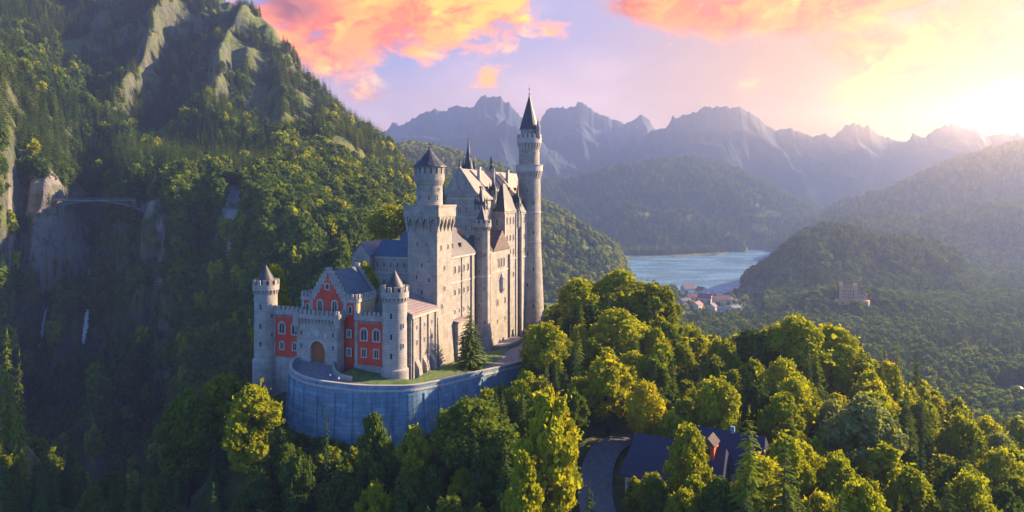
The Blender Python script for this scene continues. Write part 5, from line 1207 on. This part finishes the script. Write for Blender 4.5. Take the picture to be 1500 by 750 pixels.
# random wood between them
LIM = np.array([(-200,560),(0,610),(60,640),(130,610),(200,596),(260,566),(330,548),(365,556),(400,540),(420,585),(434,632),(470,646),(520,646),(600,644),(640,625),(652,584),(690,566),(750,548),(766,470),(776,440),(800,440),(830,420),(860,408),(900,398),(940,418),(975,424),(1000,448),(1030,470),(1060,486),(1100,482),(1150,470),(1210,470),(1240,494),(1330,500),(1350,536),(1380,556),(1440,580),(1500,598),(1600,620)], float)
cand = []
wc_poly = np.array([c2w(w, s) for w, s in [(-49,-4),(-20,-8),(2,-3),(9,25),(12,52),(12,76),(8,104),(-2,122),(-22,122),(-50,66)]])
wl_poly = np.array([(x, y) for x, y in WL[:,:2] + nrm[:,:2]*3.0] + [tuple(c2w(4, 100)), tuple(c2w(-46, 2))])
houseP = np.array([(22.8+a*.868+b*.495, 142.2-a*.495+b*.868) for a, b in [(-2,-4),(28,-4),(28,22),(11,22),(11,16),(-2,16)]])
def blocked(X, Y, m):
    P_ = np.array([X]); Q_ = np.array([Y])
    if in_poly(P_, Q_, wc_poly)[0] or in_poly(P_, Q_, wl_poly)[0] or in_poly(P_, Q_, houseP)[0]: return True
    if np.min((lane[:,0]-X)**2 + (lane[:,1]-Y)**2) < (5.0+m*.3)**2: return True
    return False
cell = {}
def near_ok(X, Y, rad):
    for a, b, q in placed:
        if (a-X)**2 + (b-Y)**2 < (.62*(q+rad))**2: return False
    i, j = int(X//12), int(Y//12)
    for u in (-1, 0, 1):
        for v in (-1, 0, 1):
            for a, b, q in cell.get((i+u, j+v), ()):
                if (a-X)**2 + (b-Y)**2 < (.70*(q+rad))**2: return False
    cell.setdefault((i, j), []).append((X, Y, rad)); return True
for _ in range(14000):
    Y = math.sqrt(tr.uniform(95**2, 430**2)); p = tr.uniform(-60, 1570); X = (p-750)/1000*Y
    if blocked(X, Y, 3): continue
    con = vnoise(np.array([X/30.]), np.array([Y/30.]), 5)[0]
    kind = 'c' if tr.random() < (.62 if p < 330 else .30)*(.4 + 1.2*con) else 'b'
    H = tr.uniform(16, 26) if kind == 'c' else tr.uniform(13, 22); rad = H*(.15 if kind == 'c' else .24)*tr.uniform(.85, 1.15)
    g = gz(X, Y)
    if g < -140: continue
    if Y < 300:
        lim = float(np.interp([p-rad/Y*700, p, p+rad/Y*700], LIM[:,0], LIM[:,1]).max())
        if Y < 152 and 850 < p < 1085: lim = 694
        zmax = zat(Y, lim + tr.uniform(0, 22))
        if g + H > zmax:
            H2 = zmax - g
            if H2 < (8 if p < 420 else 4.5): continue
            if H2 < H*.55 and tr.random() < .5: continue
            rad *= max(.6, H2/H); H = H2
    elif 560 < p < 1000 and zat(Y, 440) < g + H: continue
    if near_ok(X, Y, rad): cand.append((kind, p, X, Y, g, H, rad))
cand.sort(key=lambda c: c[3])
hor = np.full(1800, 900.0); vis = []
for c in cand:                                     # drop trees wholly behind nearer crowns
    kind, p, X, Y, g, H, rad = c; yt = 290 + (CAMZ-g-H)/Y*1000; a = max(0, int(p+100-rad/Y*600)); b = min(1799, int(p+100+rad/Y*600)+1)
    if a < b and yt < hor[a:b].max() + 14:
        vis.append(c)
        yb = yt + (H*.35)/Y*1000; hor[a:b] = np.minimum(hor[a:b], yb)
REG = [  # region test, leaf tone with sun and shade painted in, tree names
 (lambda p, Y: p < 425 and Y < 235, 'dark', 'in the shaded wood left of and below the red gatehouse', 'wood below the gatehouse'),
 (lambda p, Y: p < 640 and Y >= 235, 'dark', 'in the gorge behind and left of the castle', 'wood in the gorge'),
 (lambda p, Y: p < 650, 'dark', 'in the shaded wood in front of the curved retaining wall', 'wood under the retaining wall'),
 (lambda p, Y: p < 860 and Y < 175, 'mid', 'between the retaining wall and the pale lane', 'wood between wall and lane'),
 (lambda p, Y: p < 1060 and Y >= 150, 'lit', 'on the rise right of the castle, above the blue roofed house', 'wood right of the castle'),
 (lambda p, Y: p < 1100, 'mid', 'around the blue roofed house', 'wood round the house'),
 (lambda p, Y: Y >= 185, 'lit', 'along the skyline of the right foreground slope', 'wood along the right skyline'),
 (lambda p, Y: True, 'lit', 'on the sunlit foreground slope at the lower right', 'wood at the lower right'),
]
cnt = {'b': 0, 'c': 0}; rest = []
for c in sorted(vis, key=lambda c: -c[5]/c[3]):
    kind, p, X, Y, g, H, rad = c
    if cnt[kind] >= 255: rest.append(c); continue
    cnt[kind] += 1
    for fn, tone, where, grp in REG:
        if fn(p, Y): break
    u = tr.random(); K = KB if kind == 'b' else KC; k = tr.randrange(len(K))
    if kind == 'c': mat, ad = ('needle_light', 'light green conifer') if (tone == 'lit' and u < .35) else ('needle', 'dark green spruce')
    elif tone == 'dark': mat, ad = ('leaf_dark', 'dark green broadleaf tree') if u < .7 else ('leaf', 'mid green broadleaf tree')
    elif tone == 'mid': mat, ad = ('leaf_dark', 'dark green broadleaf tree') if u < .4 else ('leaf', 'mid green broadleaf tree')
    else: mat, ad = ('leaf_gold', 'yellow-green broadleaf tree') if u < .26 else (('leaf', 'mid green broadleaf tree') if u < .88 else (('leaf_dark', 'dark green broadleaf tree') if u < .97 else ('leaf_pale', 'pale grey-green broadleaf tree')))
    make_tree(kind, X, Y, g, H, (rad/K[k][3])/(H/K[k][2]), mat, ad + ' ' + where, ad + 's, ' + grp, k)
print('near trees', cnt, 'rest', len(rest))

# ---- woods too many to count: instanced crowns
SRC = bpy.data.collections.new('foliage_kinds')                     # not linked to the scene
def src(me): o = bpy.data.objects.new('crown', me); SRC.objects.link(o)
for k in range(3): src(broad_mesh(300+k, 420, 20, 5.4, 2.5, 14, .44, 1.15, 'leaf', .7))
for k in range(2): src(broad_mesh(310+k, 420, 20, 5.4, 2.5, 14, .44, 1.15, 'leaf_dark', .7))
for k in range(3): src(conifer_mesh(320+k, 13, 9, 3, 22, 3.9, .6, 'needle'))
for k in range(1): src(conifer_mesh(330+k, 13, 9, 3, 22, 3.9, .6, 'needle_light'))
names = [o.name for o in SRC.objects]; order = np.argsort(np.argsort(names))   # collection info sorts children by name
def scatter_group():
    ng = bpy.data.node_groups.new('plant_trees', 'GeometryNodeTree')
    ng.interface.new_socket('Geometry', in_out='INPUT', socket_type='NodeSocketGeometry'); ng.interface.new_socket('Geometry', in_out='OUTPUT', socket_type='NodeSocketGeometry')
    N = ng.nodes; L = ng.links; gi = N.new('NodeGroupInput'); go = N.new('NodeGroupOutput'); ip = N.new('GeometryNodeInstanceOnPoints'); ci = N.new('GeometryNodeCollectionInfo')
    ci.inputs[0].default_value = SRC; ci.inputs['Separate Children'].default_value = True; ci.inputs['Reset Children'].default_value = True
    def at(n, t):
        a = N.new('GeometryNodeInputNamedAttribute'); a.data_type = t; a.inputs[0].default_value = n; return a.outputs[0]
    L.new(gi.outputs[0], ip.inputs['Points']); L.new(ci.outputs[0], ip.inputs['Instance']); ip.inputs['Pick Instance'].default_value = True
    L.new(at('kind_index', 'INT'), ip.inputs['Instance Index'])
    cx_ = N.new('ShaderNodeCombineXYZ'); L.new(at('turn', 'FLOAT'), cx_.inputs[2]); er = N.new('FunctionNodeEulerToRotation'); L.new(cx_.outputs[0], er.inputs[0]); L.new(er.outputs[0], ip.inputs['Rotation'])
    L.new(at('size', 'FLOAT_VECTOR'), ip.inputs['Scale']); L.new(ip.outputs[0], go.inputs[0]); return ng
NG = scatter_group()
def scatter(name, pts, kinds, size, label):
    me = bpy.data.meshes.new(name); me.vertices.add(len(pts)); me.vertices.foreach_set('co', np.asarray(pts, np.float32).ravel())
    a = me.attributes.new('kind_index', 'INT', 'POINT'); a.data.foreach_set('value', order[np.asarray(kinds)].astype(np.int32))
    a = me.attributes.new('turn', 'FLOAT', 'POINT'); a.data.foreach_set('value', rng.uniform(0, 6.28, len(pts)).astype(np.float32))
    a = me.attributes.new('size', 'FLOAT_VECTOR', 'POINT'); a.data.foreach_set('vector', np.asarray(size, np.float32).ravel())
    o = link(name, me); md = o.modifiers.new('plant', 'NODES'); md.node_group = NG; tag(o, label, 'forest', kind='stuff'); print(name, len(pts)); return o
if rest:
    scatter('undergrowth_wood', [(c[2], c[3], c[4]-.5) for c in rest], [tr.choice((0,1,2,3,4)) if c[0] == 'b' else tr.choice((5,6,7)) for c in rest],
            [((c[6]/5.4 if c[0] == 'b' else c[6]/3.9),)*2 + ((c[5]/20 if c[0] == 'b' else c[5]/22),) for c in rest], 'smaller trees filling the woods round the castle and the gorge')
def slope_nz(X, Y, e):
    gx = (hgrid(X+e, Y)-hgrid(X-e, Y))/(2*e); gy_ = (hgrid(X, Y+e)-hgrid(X, Y-e))/(2*e); return 1/np.sqrt(1+gx*gx+gy_*gy_)
def wood(name, n, p0, p1, Y0, Y1, filt, mixf, Hr, label, nzr=(.36, .55), steep=.35, dark=.5, cliff=.25):
    Y = np.sqrt(rng.uniform(Y0**2, Y1**2, n)); p = rng.uniform(p0, p1, n); X = (p-750)/1000*Y; Z = hgrid(X, Y)
    ok = ground_visible(X, Y) & filt(p, X, Y, Z); X, Y, Z, p = X[ok], Y[ok], Z[ok], p[ok]
    nz = slope_nz(X, Y, 2.5); pr = np.interp(nz, nzr, [steep, 1.0]); pr = np.where(nz < nzr[0]-.14, steep*cliff, pr); ok = rng.uniform(size=len(X)) < pr
    X, Y, Z, p, nz = X[ok], Y[ok], Z[ok], p[ok], nz[ok]
    con = fbm(X/90, Y/90, 3, 81); u = rng.uniform(size=len(X)); isc = u < np.clip(mixf(p, Y, Z) + (con-.5)*1.0, .02, .98)
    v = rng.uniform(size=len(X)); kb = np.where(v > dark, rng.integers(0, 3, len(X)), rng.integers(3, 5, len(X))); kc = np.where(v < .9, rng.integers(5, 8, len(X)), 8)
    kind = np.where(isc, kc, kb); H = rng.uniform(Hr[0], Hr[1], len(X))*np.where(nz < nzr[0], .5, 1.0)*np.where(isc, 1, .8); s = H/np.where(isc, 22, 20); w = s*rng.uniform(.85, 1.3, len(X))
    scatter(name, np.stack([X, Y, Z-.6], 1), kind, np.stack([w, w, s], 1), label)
clear = lambda p, X, Y, Z: (fbm(X/20, Y/30, 4, 91) < np.where((Y < 640) | (p < 90), .90, .54)) | ((p > 470) & (Y > 700))
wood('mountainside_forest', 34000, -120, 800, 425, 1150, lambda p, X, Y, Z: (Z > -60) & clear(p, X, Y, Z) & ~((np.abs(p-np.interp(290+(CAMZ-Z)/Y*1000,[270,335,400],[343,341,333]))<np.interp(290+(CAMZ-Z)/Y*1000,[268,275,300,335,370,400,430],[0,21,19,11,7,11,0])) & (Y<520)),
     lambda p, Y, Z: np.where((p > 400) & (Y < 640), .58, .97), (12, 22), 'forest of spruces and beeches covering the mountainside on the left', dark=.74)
def on_wall(X, Y):
    j = np.clip(np.searchsorted(gp, 750 + 1000*X/Y), 0, len(gp)-1); i = np.clip(np.searchsorted(gy, Y), 0, len(gy)-1); return WALLMASK[i, j]
wood('gorge_forest', 22000, -80, 560, 372, 482, lambda p, X, Y, Z: (Z > -104) & (Z < 66) & ~((np.abs(p-np.interp(290+(CAMZ-Z)/Y*1000,[270,335,400],[343,341,333]))<np.interp(290+(CAMZ-Z)/Y*1000,[268,275,300,335,370,400,430],[0,21,19,11,7,11,0]))) & (on_wall(X, Y) < .3),
     lambda p, Y, Z: .6 + 0*p, (8, 17), 'dark trees clinging to the shaded cliffs of the gorge', (.22, .40), .75, 1.0, .62)  # dark leaf kinds only, the gorge's shade deepened by colour
wood('lakeside_forest', 26000, 560, 1000, 1000, 2100, lambda p, X, Y, Z: (Z > -146) & (~((fbm(X/90, Y/130, 3, 73) > .52) & (Y > 1300) & (Y < 1760) & (p > 760) & (p < 900))), lambda p, Y, Z: .65 + 0*p, (16, 26), 'wooded slopes behind the castle down to the lake')
wood('valley_forest', 30000, 960, 1600, 330, 1500, lambda p, X, Y, Z: (Z < -40) & ~((p > 990) & (p < 1120) & (Y > 1080) & (Y < 1480)) & ~((p > 1447) & (Y > 640) & (Y < 715)) & (Z > -152) & ~in_poly(X, Y, LAKE_XY) & ~((np.abs(X-552) < 42) & (np.abs(Y-1115) < 30)), lambda p, Y, Z: .68 + 0*p, (11, 28), 'blue shaded forest on the valley floor and round the yellow castle', dark=1.0)  # valley shade put into the foliage: no light leaf kinds
wood('village_trees', 420, 985, 1125, 1060, 1480, lambda p, X, Y, Z: (Z > -150) & ~in_poly(X, Y, LAKE_XY), lambda p, Y, Z: .3 + 0*p, (7, 14), 'small trees and gardens between the village houses', dark=.6)
wood('hill_forest', 26000, 1040, 1600, 1180, 2500, lambda p, X, Y, Z: (Z > -147) & ~((p > 990) & (p < 1120) & (Y < 1480)), lambda p, Y, Z: .45 + 0*p, (13, 30), 'wooded round hill behind the yellow castle', dark=1.0)  # shaded hill drawn with dark leaf colours
wood('far_hill_forest', 42000, 760, 1620, 2350, 4000, lambda p, X, Y, Z: (Z > -149) & ~(in_poly(X, Y, LAKE_XY) & (Z < -140)), lambda p, Y, Z: .75 + 0*p, (16, 38), 'distant wooded hills beyond the lake', dark=1.0)  # dark foliage stands in for the shade on these slopes

wood('shrubs', 5000, 395, 780, 112, 182, lambda p, X, Y, Z: ~in_poly(X, Y, wl_poly) & ~in_poly(X, Y, wc_poly) & (Z < -6), lambda p, Y, Z: .1 + 0*p, (2.0, 4.6), 'low shrubs at the foot of the curved retaining wall', dark=.8)

# ------------------------------------------------------------------ air
hz = MB(); hz.box(-7300, 7300, -300, 5150, -215, max(TOPS) + 12)
HAZE = new_mat('valley_air'); m, nt, out = HAZE
ad = nt.nodes.new('ShaderNodeAddShader')
for i, (cc, dn, an) in enumerate((((0.05, 0.43, 1.0), 1.1e-4, 0.0), ((1.0, 0.66, 0.66), 0.50e-4, 0.78))):   # blue air and pale dust
    pv = nt.nodes.new('ShaderNodeVolumePrincipled'); pv.inputs['Color'].default_value = (*cc, 1); pv.inputs['Density'].default_value = dn; pv.inputs['Anisotropy'].default_value = an
    nt.links.new(pv.outputs[0], ad.inputs[i])
nt.links.new(ad.outputs[0], out.inputs['Volume'])
tag(hz.build('haze', m), 'thin evening haze filling the valley', 'haze', kind='stuff')
